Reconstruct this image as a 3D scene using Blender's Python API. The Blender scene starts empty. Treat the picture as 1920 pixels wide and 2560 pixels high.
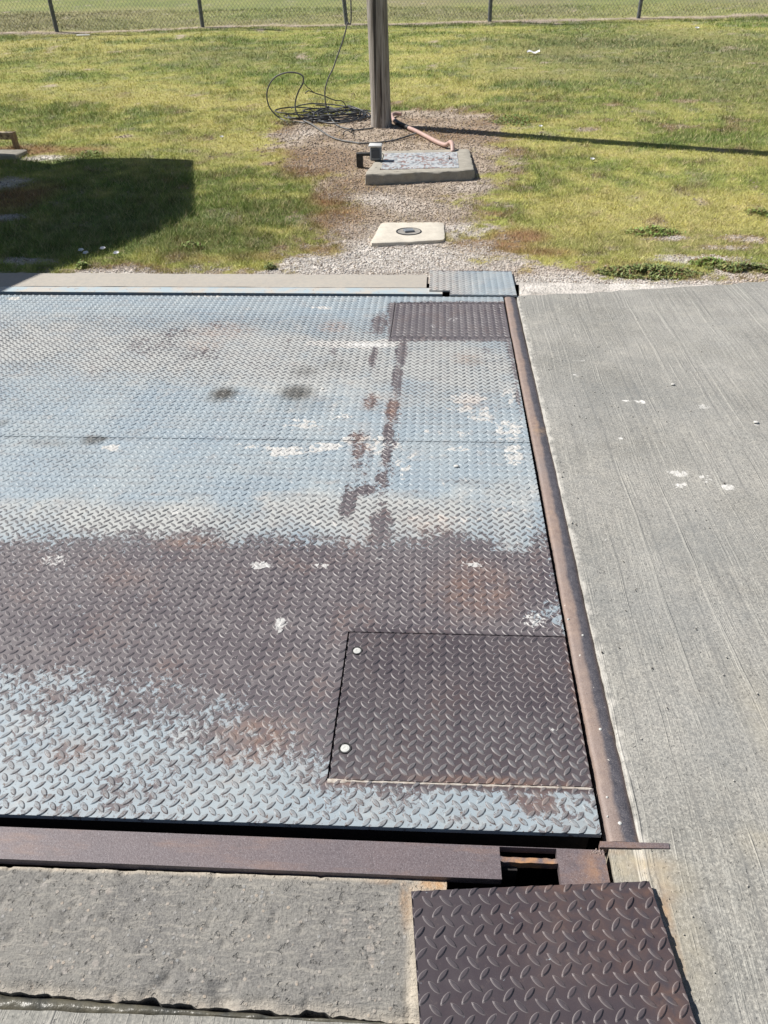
import bpy, math, random
import numpy as np
rng = np.random.default_rng(7)
random.seed(7)
C = bpy.context.scene
COL = C.collection
R = math.radians

# ---------------------------------------------------------------- camera
F_PX = 1850.0; CAM_H = 1.62; PITCH, YAW, ROLL = R(36.2), R(-4.15), R(-0.8)
fwd = np.array([math.sin(YAW)*math.cos(PITCH), math.cos(YAW)*math.cos(PITCH), -math.sin(PITCH)])
rt0 = np.array([math.cos(YAW), -math.sin(YAW), 0.0]); up0 = np.cross(rt0, fwd)
RT = math.cos(ROLL)*rt0 + math.sin(ROLL)*up0; UP = -math.sin(ROLL)*rt0 + math.cos(ROLL)*up0
CAMP = np.array([0, 0, CAM_H])
cd = bpy.data.cameras.new('camera'); cam = bpy.data.objects.new('camera', cd); COL.objects.link(cam)
from mathutils import Matrix, Vector
m3 = Matrix([[RT[i], UP[i], -fwd[i]] for i in range(3)])
cam.matrix_world = Matrix.Translation(CAMP) @ m3.to_4x4()
cd.sensor_fit = 'VERTICAL'; cd.sensor_height = 24.0; cd.lens = 24.0*F_PX/2560
cd.clip_end = 2000; cd.clip_start = 0.02
C.camera = cam

# measured photograph pixels (1920 x 2560) to places on the ground
def ray(px, py):
    return ((px-960)/F_PX)*RT + ((1280-py)/F_PX)*UP + fwd
def G(px, py, z=0.0):
    d = ray(px, py); return CAMP + d*(z-CAM_H)/d[2]
def GY(px, py, Y):
    d = ray(px, py); return CAMP + d*Y/d[1]
def gz(x, y):
    x = np.asarray(x, float); y = np.asarray(y, float)
    t = np.clip(y-5.2, 0, None)
    return -0.012 + 0.055*t*t/(t+0.6)
def GG(px, py, dz=0.0):
    d = ray(px, py); z = 0.0
    t = (z-CAM_H)/d[2] if d[2] < -1e-4 else 30
    lo, hi = 0.5, 400.0
    for _ in range(60):
        m = (lo+hi)/2; p = CAMP+d*m
        if p[2] > gz(p[0], p[1])+dz: lo = m
        else: hi = m
    return CAMP + d*lo
S = 1920/1659.0
def D(x, y): return GG(x*S, y*S)

# ---------------------------------------------------------------- numpy noise
def _hash(ix, iy, seed):
    h = (ix.astype(np.int64)*374761393 + iy.astype(np.int64)*668265263 + seed*982451653) & 0x7fffffff
    h = ((h ^ (h >> 13))*1274126177) & 0x7fffffff
    h = (h ^ (h >> 16)) & 0xffffff
    return h/float(0xffffff)
def vn(x, y, s, seed=0):
    x = np.asarray(x, float)*s+1000.3; y = np.asarray(y, float)*s+1000.7
    ix = np.floor(x); iy = np.floor(y); fx = x-ix; fy = y-iy
    fx = fx*fx*(3-2*fx); fy = fy*fy*(3-2*fy)
    a = _hash(ix, iy, seed); b = _hash(ix+1, iy, seed); c = _hash(ix, iy+1, seed); d = _hash(ix+1, iy+1, seed)
    return (a*(1-fx)+b*fx)*(1-fy)+(c*(1-fx)+d*fx)*fy
def fbm(x, y, s, seed=0, o=4):
    t = 0; a = 0.5; n = 0
    for i in range(o):
        t = t+a*vn(x, y, s*2**i, seed+i*17); n += a; a *= 0.5
    return t/n
def ss(e0, e1, x):
    t = np.clip((x-e0)/(e1-e0), 0, 1); return t*t*(3-2*t)
def sdpoly(x, y, P):
    """signed distance, negative inside"""
    P = np.asarray(P, float); d = np.full(x.shape, 1e9); ins = np.zeros(x.shape, bool)
    for i in range(len(P)):
        a = P[i]; b = P[(i+1) % len(P)]
        e = b-a; wx = x-a[0]; wy = y-a[1]
        t = np.clip((wx*e[0]+wy*e[1])/(e@e+1e-12), 0, 1)
        d = np.minimum(d, (wx-e[0]*t)**2+(wy-e[1]*t)**2)
        c = (a[1] > y) != (b[1] > y)
        with np.errstate(divide='ignore', invalid='ignore'):
            xi = (b[0]-a[0])*(y-a[1])/(b[1]-a[1]+1e-15)+a[0]
        ins ^= c & (x < xi)
    d = np.sqrt(d); return np.where(ins, -d, d)
def blob(x, y, b, onground=False):
    """b = (px, py, rx, ry, w) read off the photograph at 1659 wide; ellipse in metres on the surface"""
    px, py, rx, ry, w = b
    g = D if onground else (lambda a, c: G(a*S, c*S))
    c = g(px, py); ax = abs(g(px+rx, py)[0]-c[0]); ay = abs(g(px, py-ry)[1]-g(px, py+ry)[1])/2
    return w*np.clip(1.5-np.sqrt(((x-c[0])/ax)**2+((y-c[1])/ay)**2), 0, 1)
def blobs(x, y, L, g=False):
    m = np.zeros(x.shape)
    for b in L: m = np.maximum(m, blob(x, y, b, g))
    return m

# ---------------------------------------------------------------- objects
def empty(name, loc, label, cat, group=None):
    o = bpy.data.objects.new(name, None); COL.objects.link(o); o.location = tuple(loc)
    o.empty_display_size = 0.1
    o['label'] = label; o['category'] = cat
    if group: o['group'] = group
    return o
def tag(o, label, cat, group=None):
    o['label'] = label; o['category'] = cat
    if group: o['group'] = group
    return o
def kind(o, k):
    o['kind'] = k; return o
def mk(name, V, F, mat, parent=None, attrs=None, cols=None, smooth=False, auto=None):
    me = bpy.data.meshes.new(name)
    V = np.asarray(V, np.float32)
    if isinstance(F, np.ndarray):
        nf, k = F.shape
        me.vertices.add(len(V)); me.vertices.foreach_set('co', V.ravel())
        me.loops.add(nf*k); me.loops.foreach_set('vertex_index', F.astype(np.int32).ravel())
        me.polygons.add(nf); me.polygons.foreach_set('loop_start', np.arange(0, nf*k, k, dtype=np.int32))
        me.update(calc_edges=True)
    else:
        me.from_pydata(V.tolist(), [], [list(f) for f in F])
    for k_, v in (attrs or {}).items():
        a = me.attributes.new(k_, 'FLOAT', 'POINT'); a.data.foreach_set('value', np.asarray(v, np.float32))
    if cols is not None:
        a = me.attributes.new('tint', 'FLOAT_COLOR', 'POINT')
        c4 = np.ones((len(V), 4), np.float32); c4[:, :3] = cols; a.data.foreach_set('color', c4.ravel())
    if smooth: me.polygons.foreach_set('use_smooth', np.ones(len(me.polygons), bool))
    if auto:
        me.polygons.foreach_set('use_smooth', np.ones(len(me.polygons), bool))
        me.set_sharp_from_angle(angle=R(auto))
    if mat: me.materials.append(mat)
    o = bpy.data.objects.new(name, me); COL.objects.link(o)
    if parent is not None:
        o.parent = parent; o.matrix_parent_inverse = Matrix.Translation(parent.location).inverted()
    return o
class MB:
    """collects shapes into one mesh"""
    def __init__(s): s.V = []; s.F = []; s.n = 0
    def add(s, V, F):
        s.V.append(np.asarray(V, float)); s.F += [tuple(i+s.n for i in f) for f in F]; s.n += len(V)
        return s
    def box(s, c, d, rz=0, tilt=None, bev=0.0):
        x, y, z = [v/2 for v in d]
        b = min(bev, x*.9, y*.9, z*.9)
        P = []; 
        if b <= 0:
            P = [(i*x, j*y, k*z) for k in (-1, 1) for j in (-1, 1) for i in (-1, 1)]
            F = [(0, 2, 3, 1), (4, 5, 7, 6), (0, 1, 5, 4), (2, 6, 7, 3), (0, 4, 6, 2), (1, 3, 7, 5)]
        else:
            rings = []
            for (zz, ins) in ((-z, b), (-z+b, 0), (z-b, 0), (z, b)):
                X, Y = x-ins, y-ins
                rings.append([(-X+b*0.6, -Y, zz), (X-b*0.6, -Y, zz), (X, -Y+b*0.6, zz), (X, Y-b*0.6, zz), (X-b*0.6, Y, zz), (-X+b*0.6, Y, zz), (-X, Y-b*0.6, zz), (-X, -Y+b*0.6, zz)])
            for r in rings: P += r
            F = []
            for k in range(3):
                for i in range(8): F.append((k*8+i, k*8+(i+1) % 8, k*8+8+(i+1) % 8, k*8+8+i))
            F.append(tuple(range(7, -1, -1))); F.append(tuple(range(24, 32)))
        P = np.array(P, float)
        ca, sa = math.cos(rz), math.sin(rz)
        if tilt is not None: P = P @ np.array(tilt).T
        Q = P.copy(); Q[:, 0] = P[:, 0]*ca-P[:, 1]*sa; Q[:, 1] = P[:, 0]*sa+P[:, 1]*ca
        return s.add(Q+np.array(c), F)
    def tube(s, pts, r, n=8, cap=True):
        pts = np.asarray(pts, float); m = len(pts)
        rr = np.full(m, r) if np.isscalar(r) else np.asarray(r, float)
        T = np.gradient(pts, axis=0); T /= np.linalg.norm(T, axis=1)[:, None]+1e-12
        ref = np.array([0, 0, 1.0]) if abs(T[0][2]) < .9 else np.array([1.0, 0, 0])
        V = []
        u = np.cross(T[0], ref); u /= np.linalg.norm(u)
        for i in range(m):
            u = u-T[i]*(u@T[i]); u /= np.linalg.norm(u)+1e-12; w = np.cross(T[i], u)
            for k in range(n):
                a = 2*math.pi*k/n; V.append(pts[i]+rr[i]*(math.cos(a)*u+math.sin(a)*w))
        F = [(i*n+k, i*n+(k+1) % n, (i+1)*n+(k+1) % n, (i+1)*n+k) for i in range(m-1) for k in range(n)]
        if cap: F += [tuple(range(n-1, -1, -1)), tuple(range((m-1)*n, m*n))]
        return s.add(V, F)
    def build(s, name, mat, parent=None, **k):
        return mk(name, np.concatenate(s.V), s.F, mat, parent, **k)
def spline(P, n=8):
    P = np.asarray(P, float); Q = np.vstack([2*P[0]-P[1], P, 2*P[-1]-P[-2]]); out = []
    for i in range(1, len(Q)-2):
        for t in np.linspace(0, 1, n, endpoint=False):
            a, b, c, d = Q[i-1], Q[i], Q[i+1], Q[i+2]
            out.append(.5*((2*b)+(-a+c)*t+(2*a-5*b+4*c-d)*t*t+(-a+3*b-3*c+d)*t**3))
    out.append(Q[-2]); return np.array(out)
def lines(a, b, step, extra=()):
    n = max(1, int(math.ceil((b-a)/step))); v = list(np.linspace(a, b, n+1))
    v = [t for t in v if all(abs(t-e) > step*.3 for e in extra) or t in (v[0], v[-1])]
    return np.array(sorted(set([round(t, 6) for t in v]+[round(e, 6) for e in extra])))
def gridslab(xs, ys, keep, zf, thick):
    """top faces kept by keep(cx, cy); walls round every open edge, and a bottom"""
    nx, ny = len(xs), len(ys)
    X, Y = np.meshgrid(xs, ys)
    cx = (X[:-1, :-1]+X[1:, 1:])/2; cy = (Y[:-1, :-1]+Y[1:, 1:])/2
    K = keep(cx, cy)
    idx = np.arange(nx*ny).reshape(ny, nx)
    q = np.stack([idx[:-1, :-1], idx[:-1, 1:], idx[1:, 1:], idx[1:, :-1]], -1)[K]
    V = np.stack([X.ravel(), Y.ravel(), zf(X.ravel(), Y.ravel())], 1)
    Kp = np.pad(K, 1)
    E = []
    def ed(mask, a, b): E.append(np.stack([a[mask], b[mask]], 1))
    c = Kp[1:-1, 1:-1]
    ed(c & ~Kp[:-2, 1:-1], idx[:-1, :-1], idx[:-1, 1:])
    ed(c & ~Kp[2:, 1:-1], idx[1:, 1:], idx[1:, :-1])
    ed(c & ~Kp[1:-1, :-2], idx[1:, :-1], idx[:-1, :-1])
    ed(c & ~Kp[1:-1, 2:], idx[:-1, 1:], idx[1:, 1:])
    E = np.concatenate(E)
    n = len(V)
    Vb = V.copy(); Vb[:, 2] -= thick
    walls = np.stack([E[:, 1], E[:, 0], E[:, 0]+2*n, E[:, 1]+2*n], 1)
    # separate copy of the rim so the wall shades flat
    walls[:, :2] += n
    Vall = np.concatenate([V, V, Vb]); Fall = np.concatenate([q, walls])
    used = np.unique(Fall); remap = np.full(len(Vall), -1); remap[used] = np.arange(len(used))
    return Vall[used], remap[Fall]

# ---------------------------------------------------------------- materials
class N:
    def __init__(s, name):
        s.m = bpy.data.materials.new(name); s.m.use_nodes = True; s.t = s.m.node_tree
        s.b = s.t.nodes['Principled BSDF']; s.co = s.t.nodes.new('ShaderNodeTexCoord').outputs['Object']
    def new(s, ty): return s.t.nodes.new(ty)
    def lk(s, v, sock):
        if isinstance(v, bpy.types.NodeSocket): s.t.links.new(v, sock)
        elif isinstance(v, (tuple, list)):
            sock.default_value = tuple(v) if len(v) == len(sock.default_value) else tuple(v)+(1.0,)
        else: sock.default_value = v
    def map(s, sc, rot=(0, 0, 0), src=None):
        n = s.new('ShaderNodeMapping'); s.lk(src or s.co, n.inputs['Vector']); n.inputs['Scale'].default_value = sc if isinstance(sc, tuple) else (sc,)*3
        n.inputs['Rotation'].default_value = rot; return n.outputs[0]
    def noise(s, sc=5, det=4, rough=.55, dist=0, v=None):
        n = s.new('ShaderNodeTexNoise'); s.lk(v or s.co, n.inputs['Vector']); n.inputs['Scale'].default_value = sc
        n.inputs['Detail'].default_value = det; n.inputs['Roughness'].default_value = rough; n.inputs['Distortion'].default_value = dist
        return n.outputs['Fac']
    def vor(s, sc=5, v=None, feat='F1', out='Distance'):
        n = s.new('ShaderNodeTexVoronoi'); n.feature = feat; s.lk(v or s.co, n.inputs['Vector']); n.inputs['Scale'].default_value = sc; return n.outputs[out]
    def math(s, op, a, b=0.0, c=None, clamp=False):
        n = s.new('ShaderNodeMath'); n.operation = op; s.lk(a, n.inputs[0]); s.lk(b, n.inputs[1]); n.use_clamp = clamp
        if c is not None: s.lk(c, n.inputs[2])
        return n.outputs[0]
    def mix(s, f, a, b):
        n = s.new('ShaderNodeMix'); n.data_type = 'RGBA'; s.lk(f, n.inputs['Factor']); s.lk(a, n.inputs['A']) if not isinstance(a, tuple) else s.lk(a, n.inputs[6]); 
        s.lk(a, n.inputs[6]); s.lk(b, n.inputs[7]); return n.outputs[2]
    def at(s, name, out='Fac'):
        n = s.new('ShaderNodeAttribute'); n.attribute_name = name; return n.outputs[out]
    def rng(s, v, a, b, c=0., d=1.):
        n = s.new('ShaderNodeMapRange'); n.clamp = True; s.lk(v, n.inputs[0])
        for i, q in enumerate((a, b, c, d)): s.lk(q, n.inputs[i+1])
        return n.outputs[0]
    def xyz(s):
        n = s.new('ShaderNodeSeparateXYZ'); s.lk(s.co, n.inputs[0]); return n.outputs
    def bump(s, h, st=.3, d=.01, nrm=None):
        n = s.new('ShaderNodeBump'); n.inputs['Strength'].default_value = st; n.inputs['Distance'].default_value = d; s.lk(h, n.inputs['Height'])
        if nrm: s.lk(nrm, n.inputs['Normal'])
        return n.outputs[0]
    def out(s, col, rough=.8, nrm=None, metal=0., spec=.5):
        s.lk(col, s.b.inputs['Base Color']); s.lk(rough, s.b.inputs['Roughness']); s.lk(metal, s.b.inputs['Metallic']); s.lk(spec, s.b.inputs['Specular IOR Level'])
        if nrm: s.lk(nrm, s.b.inputs['Normal'])
        return s.m

def mat_plate(name):
    n = N(name)
    grain = n.noise(420, 3, .6); mid = n.noise(45, 5, .6); big = n.noise(3.5, 4, .6); fl = n.noise(26, 6, .65, .6); fl2 = n.noise(70, 4, .6, .3)
    rust = n.at('rust'); prim = n.at('prim'); lug = n.at('lug'); rim = n.at('rim'); lugd = n.at('lugd'); oil = n.at('oil'); wht = n.at('white'); org = n.at('orange'); pale = n.at('pale')
    blue = n.mix(n.rng(big, .35, .65), (.265, .325, .37), (.325, .37, .39))
    paint = n.mix(n.rng(n.math('ADD', pale, n.math('MULTIPLY', n.math('SUBTRACT', n.noise(6, 7, .7, .6), .5), 2.4)), .25, .95), blue, (.44, .445, .425))
    paint = n.mix(n.math('MULTIPLY', n.rng(grain, .35, .75), .25), paint, (.50, .53, .53))
    str_ = n.noise(1, 5, .65, .5, v=n.map((5, 34, 1)))
    paint = n.mix(n.rng(str_, .48, .70, 0, .55), paint, (.25, .25, .25)); paint = n.mix(n.rng(n.noise(12, 6, .7), .56, .7, 0, .5), paint, (.40, .36, .33))
    # primer flakes, crisp islands
    pf = n.rng(n.math('ADD', prim, n.math('MULTIPLY', n.math('SUBTRACT', fl, .5), 1.9)), .60, .66)
    c = n.mix(n.math('MULTIPLY', pf, .85), paint, (.57, .55, .515))
    # bare oxidised steel
    steel = n.mix(n.rng(big, .3, .7), (.085, .070, .080), (.135, .118, .124)); steel = n.mix(n.rng(n.noise(11, 6, .7, .5), .48, .78, 0, .5), steel, (.27, .25, .245)); steel = n.mix(n.rng(n.noise(6, 5, .7, .5), .52, .75, 0, .55), steel, (.21, .13, .10))
    steel = n.mix(n.math('MULTIPLY', n.rng(grain, .5, .8), .5), steel, (.25, .22, .225))
    steel = n.mix(n.math('MULTIPLY', n.rng(fl2, .5, .75), .3), steel, (.10, .085, .095))
    rf = n.rng(n.math('ADD', n.math('ADD', rust, n.math('MULTIPLY', lug, .10)), n.math('MULTIPLY', n.math('SUBTRACT', n.noise(36, 9, .8, .5), .5), 2.9)), .50, .56)
    # pale residue in the bare area's hollows; lug rims painted with a lit edge
    res = n.math('MULTIPLY', n.rng(n.math('ADD', mid, n.math('MULTIPLY', rim, .55)), .62, .92), n.at('residue'))
    steel = n.mix(n.math('MULTIPLY', n.math('SUBTRACT', 1.0, n.at('residue'), clamp=True), .78), steel, (.036, .026, .033))
    steel = n.mix(n.math('MULTIPLY', res, .85), steel, (.50, .475, .45)); steel = n.mix(n.math('MULTIPLY', n.rng(rim, .15, .6), n.rng(mid, .3, .6, .25, .6)), steel, (.40, .37, .36))
    steel = n.mix(n.math('MULTIPLY', lug, n.rng(mid, .3, .6, .5, .9)), steel, (.066, .056, .064))
    c = n.mix(rf, c, steel)
    # worn crowns of the lugs
    worn = n.math('MULTIPLY', lug, n.rng(n.math('ADD', lugd, n.math('MULTIPLY', n.math('SUBTRACT', fl2, .5), .9)), .3, .75))
    c = n.mix(n.math('MULTIPLY', worn, .85), c, n.mix(n.at('chip'), (.105, .10, .105), (.21, .21, .215)))
    # chipped rim of a lug
    c = n.mix(n.math('MULTIPLY', n.math('MULTIPLY', n.rng(rim, .2, .7), n.rng(fl2, .44, .54)), n.at('chip')), c, (.13, .10, .095)); spk = n.noise(85, 2, .5); c = n.mix(n.math('MULTIPLY', n.rng(spk, .67, .70), n.at('chip')), c, (.14, .11, .10))
    of = n.math('MULTIPLY', org, n.rng(fl, .35, .7))
    c = n.mix(n.math('MULTIPLY', of, .6), c, (.40, .20, .10))
    c = n.mix(n.math('MULTIPLY', oil, n.rng(mid, .2, .6, .7, .95), clamp=True), c, (.085, .08, .07))
    wf = n.rng(n.math('ADD', wht, n.math('MULTIPLY', n.math('SUBTRACT', fl2, .5), 1.6)), .52, .62)
    c = n.mix(n.math('MULTIPLY', wf, n.rng(n.noise(55, 4, .6), .3, .6, .35, .9)), c, (.62, .61, .585))
    h = n.math('ADD', n.math('MULTIPLY', grain, .35), n.math('MULTIPLY', pf, .3)); h = n.math('SUBTRACT', h, n.math('MULTIPLY', rf, .4))
    nr = n.bump(h, .35, .0012)
    ro = n.math('ADD', n.rng(n.noise(8, 5, .7), .3, .7, .38, .62), n.math('MULTIPLY', pale, .05))
    nr = n.bump(n.noise(7, 3, .5), .5, .006, nr)
    return n.out(c, ro, nr, 0., .40)
def mat_concrete(name, kind_):
    n = N(name)
    fine = n.noise(170, 4, .75); mid = n.noise(28, 5, .6); big = n.noise(1.8, 4, .6)
    if kind_ == 'broom':
        warp = n.noise(1.3, 2, .5)
        w = n.new('ShaderNodeCombineXYZ'); x, y, z = n.xyz()
        xx = n.math('ADD', x, n.math('ADD', n.math('MULTIPLY', warp, .05), n.math('MULTIPLY', n.noise(5, 2, .5), .008))); n.lk(n.math('MULTIPLY', xx, 1.0), w.inputs[0]); n.lk(n.math('MULTIPLY', y, .010), w.inputs[1]); n.lk(0., w.inputs[2])
        g1 = n.noise(85, 4, .75, v=w.outputs[0]); g2 = n.noise(34, 3, .7, v=w.outputs[0])
        ridge = n.math('MULTIPLY', n.rng(g2, .585, .63), n.rng(n.noise(3, 3, .6), .35, .6))
        brk = n.rng(n.noise(26, 4, .75), .40, .58)
        g1b = n.math('MULTIPLY', n.rng(g1, .50, .60), brk)
        ag = n.rng(n.vor(160), .0, .35)
        c = n.mix(n.rng(big, .35, .65), (.235, .225, .20), (.36, .345, .315)); c = n.mix(n.rng(n.noise(1, 5, .65, v=n.map((1.1, 3.2, 1))), .5, .68, 0, .5), c, (.23, .23, .22)); c = n.mix(n.rng(n.noise(5, 5, .7), .5, .7, 0, .45), c, (.47, .44, .38))
        c = n.mix(n.rng(mid, .35, .7, 0, .35), c, (.27, .275, .26))
        c = n.mix(n.math('MULTIPLY', n.rng(fine, .50, .66), .6), c, (.58, .555, .49))
        c = n.mix(n.math('MULTIPLY', n.rng(fine, .50, .36), .65), c, (.145, .145, .14))
        c = n.mix(n.math('MULTIPLY', n.math('MULTIPLY', g1b, n.rng(n.noise(2.2, 3, .6), .3, .65, .4, 1.)), .52), c, (.56, .54, .48)); c = n.mix(n.math('MULTIPLY', n.rng(g1, .46, .36), .55), c, (.15, .15, .145))
        c = n.mix(n.math('MULTIPLY', ridge, .30), c, (.55, .53, .47))
        pit = n.rng(n.noise(95, 3, .5), .36, .30)
        c = n.mix(n.math('MULTIPLY', pit, .3), c, (.16, .15, .14))
        # bare mortar feathered along the steel edge
        ed = n.rng(n.math('ADD', x, n.math('MULTIPLY', n.noise(16, 4, .6), -.09)), .480, .462); ed = n.math('MULTIPLY', ed, n.math('GREATER_THAN', x, .49))
        c = n.mix(n.math('MULTIPLY', ed, .8), c, (.62, .59, .53))
        c = n.mix(n.math('MULTIPLY', n.at('rust'), n.rng(mid, .25, .65, .2, .8)), c, (.42, .24, .12))
        c = n.mix(n.math('MULTIPLY', n.at('tan'), n.rng(mid, .3, .65, .2, .8)), c, (.47, .41, .29))
        c = n.mix(n.math('MULTIPLY', n.at('dark'), n.rng(mid, .2, .7, .3, .6)), c, (.17, .18, .18))
        wf = n.rng(n.math('ADD', n.at('white'), n.math('MULTIPLY', n.math('SUBTRACT', n.noise(40, 5, .7), .5), 1.8)), .55, .68)
        c = n.mix(n.math('MULTIPLY', wf, n.rng(n.noise(70, 4, .6), .3, .6, .35, .95)), c, (.74, .72, .68))
        h = n.math('ADD', n.math('MULTIPLY', g1b, .8), n.math('MULTIPLY', fine, .6)); h = n.math('ADD', h, n.math('MULTIPLY', ridge, 1.3)); h = n.math('SUBTRACT', h, pit)
        return n.out(c, .85, n.bump(h, .75, .0022), 0, .3)
    if kind_ == 'rough':
        x, y, z = n.xyz()
        st = n.vor(34, out='Color'); sd = n.vor(34)
        sep = n.new('ShaderNodeSeparateColor'); n.lk(st, sep.inputs[0])
        isst = n.math('MULTIPLY', n.rng(sep.outputs[0], .80, .84), n.rng(n.math('ADD', sd, n.math('MULTIPLY', n.noise(60, 4, .7), .6)), .62, .52))
        st2 = n.vor(95, out='Color'); sep2 = n.new('ShaderNodeSeparateColor'); n.lk(st2, sep2.inputs[0])
        isst2 = n.math('MULTIPLY', n.rng(sep2.outputs[0], .80, .84), n.rng(n.vor(95), .40, .30))
        scr = n.noise(1, 4, .65, .6, v=n.map((26, 120, 30), (0, 0, R(-32))))
        c = n.mix(n.rng(n.noise(3, 5, .65), .35, .65), (.185, .18, .175), (.26, .25, .228)); c = n.mix(n.rng(n.noise(9, 6, .7), .48, .68, 0, .6), c, (.31, .295, .265))
        c = n.mix(n.math('MULTIPLY', n.rng(fine, .4, .75), .5), c, (.42, .39, .34))
        c = n.mix(n.math('MULTIPLY', n.rng(fine, .52, .33), .5), c, (.12, .11, .10))
        c = n.mix(n.math('MULTIPLY', n.rng(scr, .54, .62), .5), c, (.42, .39, .34))
        c = n.mix(isst2, c, n.mix(sep2.outputs[1], (.44, .37, .30), (.33, .33, .32)))
        c = n.mix(n.math('MULTIPLY', isst, n.rng(n.noise(60, 3, .6), .35, .6, .2, .75)), c, n.mix(sep.outputs[2], (.50, .40, .32), (.40, .39, .37)))
        ed = n.math('MULTIPLY', n.at('edge'), n.rng(mid, .3, .6, .5, 1.))
        c = n.mix(ed, c, (.60, .53, .43))
        c = n.mix(n.math('MULTIPLY', n.at('rust'), n.rng(mid, .3, .6)), c, (.50, .30, .15))
        h = n.math('ADD', n.math('MULTIPLY', fine, 1.1), n.math('MULTIPLY', mid, .25)); h = n.math('ADD', h, n.math('MULTIPLY', scr, .9)); h = n.math('ADD', h, n.math('MULTIPLY', isst2, .3)); h = n.math('SUBTRACT', h, n.math('MULTIPLY', n.rng(n.noise(70, 4, .6), .38, .30), 1.6))
        wv = n.new('ShaderNodeTexWave'); wv.wave_type = 'BANDS'; wv.bands_direction = 'Y'; wv.inputs['Scale'].default_value = 12; wv.inputs['Distortion'].default_value = 7; wv.inputs['Detail'].default_value = 2.5; wv.inputs['Detail Scale'].default_value = 2.2
        n.lk(n.map((1.0, 1.6, 1)), wv.inputs['Vector'])
        wmask = n.rng(x, -.42, -.12)
        h = n.math('ADD', h, n.math('MULTIPLY', n.math('MULTIPLY', n.rng(wv.outputs['Fac'], .55, 1.), wmask), .22))
        return n.out(c, .9, n.bump(h, .9, .004), 0, .25)
    # smooth kerb concrete
    c = n.mix(big, (.40, .36, .31), (.47, .43, .37))
    c = n.mix(n.rng(mid, .4, .7, 0, .5), c, (.33, .32, .30))
    c = n.mix(n.math('MULTIPLY', n.rng(fine, .5, .8), .4), c, (.55, .52, .46))
    h = n.math('ADD', fine, n.math('MULTIPLY', mid, 1.5))
    return n.out(c, .9, n.bump(h, .6, .003), 0, .25)
def mat_simple(name, c1, c2, rough=.6, sc=30, bs=.3, metal=0., spec=.4, stretch=None, dirt=None):
    n = N(name); v = n.map(stretch) if stretch else None
    a = n.noise(sc, 5, .6, v=v); b = n.noise(sc*8, 3, .6, v=v)
    c = n.mix(n.rng(a, .35, .65), c1, c2); c = n.mix(n.math('MULTIPLY', n.rng(b, .4, .7), .3), c, tuple(min(1, k*1.5) for k in c1))
    if dirt: c = n.mix(n.rng(n.noise(sc*.6, 6, .7), .52, .62), c, dirt)
    return n.out(c, rough, n.bump(n.math('ADD', a, n.math('MULTIPLY', b, .5)), bs, .003), metal, spec)
def mat_edgebar():
    n = N('rusted_edge_steel'); u = n.at('u'); v = n.at('v')
    fine = n.noise(380, 3, .6); mid = n.noise(40, 5, .6); big = n.noise(5, 4, .6); lowf = n.noise(2.2, 3, .6)
    k = n.math('ADD', u, n.math('MULTIPLY', n.math('SUBTRACT', n.noise(14, 4, .6), .5), .30)); k = n.math('ADD', k, n.math('MULTIPLY', n.math('SUBTRACT', lowf, .5), .4))
    rustc = n.mix(n.rng(mid, .35, .65), (.235, .165, .135), (.34, .245, .19)); rustc = n.mix(n.rng(lowf, .3, .7), rustc, (.24, .195, .18))
    dark = n.mix(n.rng(mid, .35, .65), (.062, .060, .072), (.105, .10, .115))
    c = n.mix(n.rng(k, .40, .56), rustc, dark)
    edge = n.rng(n.math('ADD', u, n.math('MULTIPLY', n.math('SUBTRACT', mid, .5), .15)), .80, .95)
    c = n.mix(n.math('MULTIPLY', edge, .7), c, (.15, .105, .10))
    c = n.mix(n.math('MULTIPLY', n.rng(fine, .52, .75), .5), c, (.42, .37, .34))
    c = n.mix(n.math('MULTIPLY', n.rng(fine, .42, .3), .5), c, (.06, .05, .05))
    c = n.mix(n.math('MULTIPLY', n.rng(big, .62, .75), .5), c, (.42, .27, .14))
    sp = n.rng(n.noise(60, 3, .5), .73, .76); c = n.mix(sp, c, (.60, .56, .50))
    return n.out(c, .55, n.bump(n.math('ADD', fine, mid), .5, .0015), 0, .4)
def mat_beam():
    n = N('oxidised_beam_steel'); fine = n.noise(520, 3, .65); f2 = n.noise(200, 3, .6); big = n.noise(4, 4, .6)
    c = n.mix(n.rng(big, .3, .7), (.118, .098, .108), (.155, .118, .12))
    c = n.mix(n.math('MULTIPLY', n.rng(fine, .5, .72), .6), c, (.38, .35, .365)); c = n.mix(n.math('MULTIPLY', n.rng(f2, .45, .3), .6), c, (.055, .045, .052))
    c = n.mix(n.rng(n.noise(1, 5, .7, v=n.map((4, 22, 4))), .52, .72, 0, .5), c, (.27, .17, .13)); c = n.mix(n.rng(n.noise(16, 5, .7), .56, .72, 0, .45), c, (.10, .085, .09))
    c = n.mix(n.math('MULTIPLY', n.at('rust'), n.rng(n.noise(30, 4, .6), .35, .6)), c, (.42, .23, .12))
    return n.out(c, .5, n.bump(n.math('ADD', fine, f2), .5, .001), 0, .4)
def mat_ground():
    n = N('ground_soil'); fine = n.noise(120, 4, .7); mid = n.noise(22, 5, .65); st = n.vor(55); st2 = n.vor(55, out='Color')
    c = n.at('tint', 'Color')
    dark = n.new('ShaderNodeMix'); 
    c2 = n.mix(n.rng(fine, .55, .3, 0, .45), c, (.07, .06, .045))
    c2 = n.mix(n.math('MULTIPLY', n.rng(fine, .55, .8), .35), c2, (.62, .56, .48))
    c2 = n.mix(n.math('MULTIPLY', n.rng(mid, .5, .3), .35), c2, (.10, .085, .055))
    h = n.math('ADD', n.math('MULTIPLY', n.rng(st, 0, .5, 1, 0), .8), n.math('ADD', fine, mid))
    return n.out(c2, .95, n.bump(h, .9, .012), 0, .15)
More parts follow.
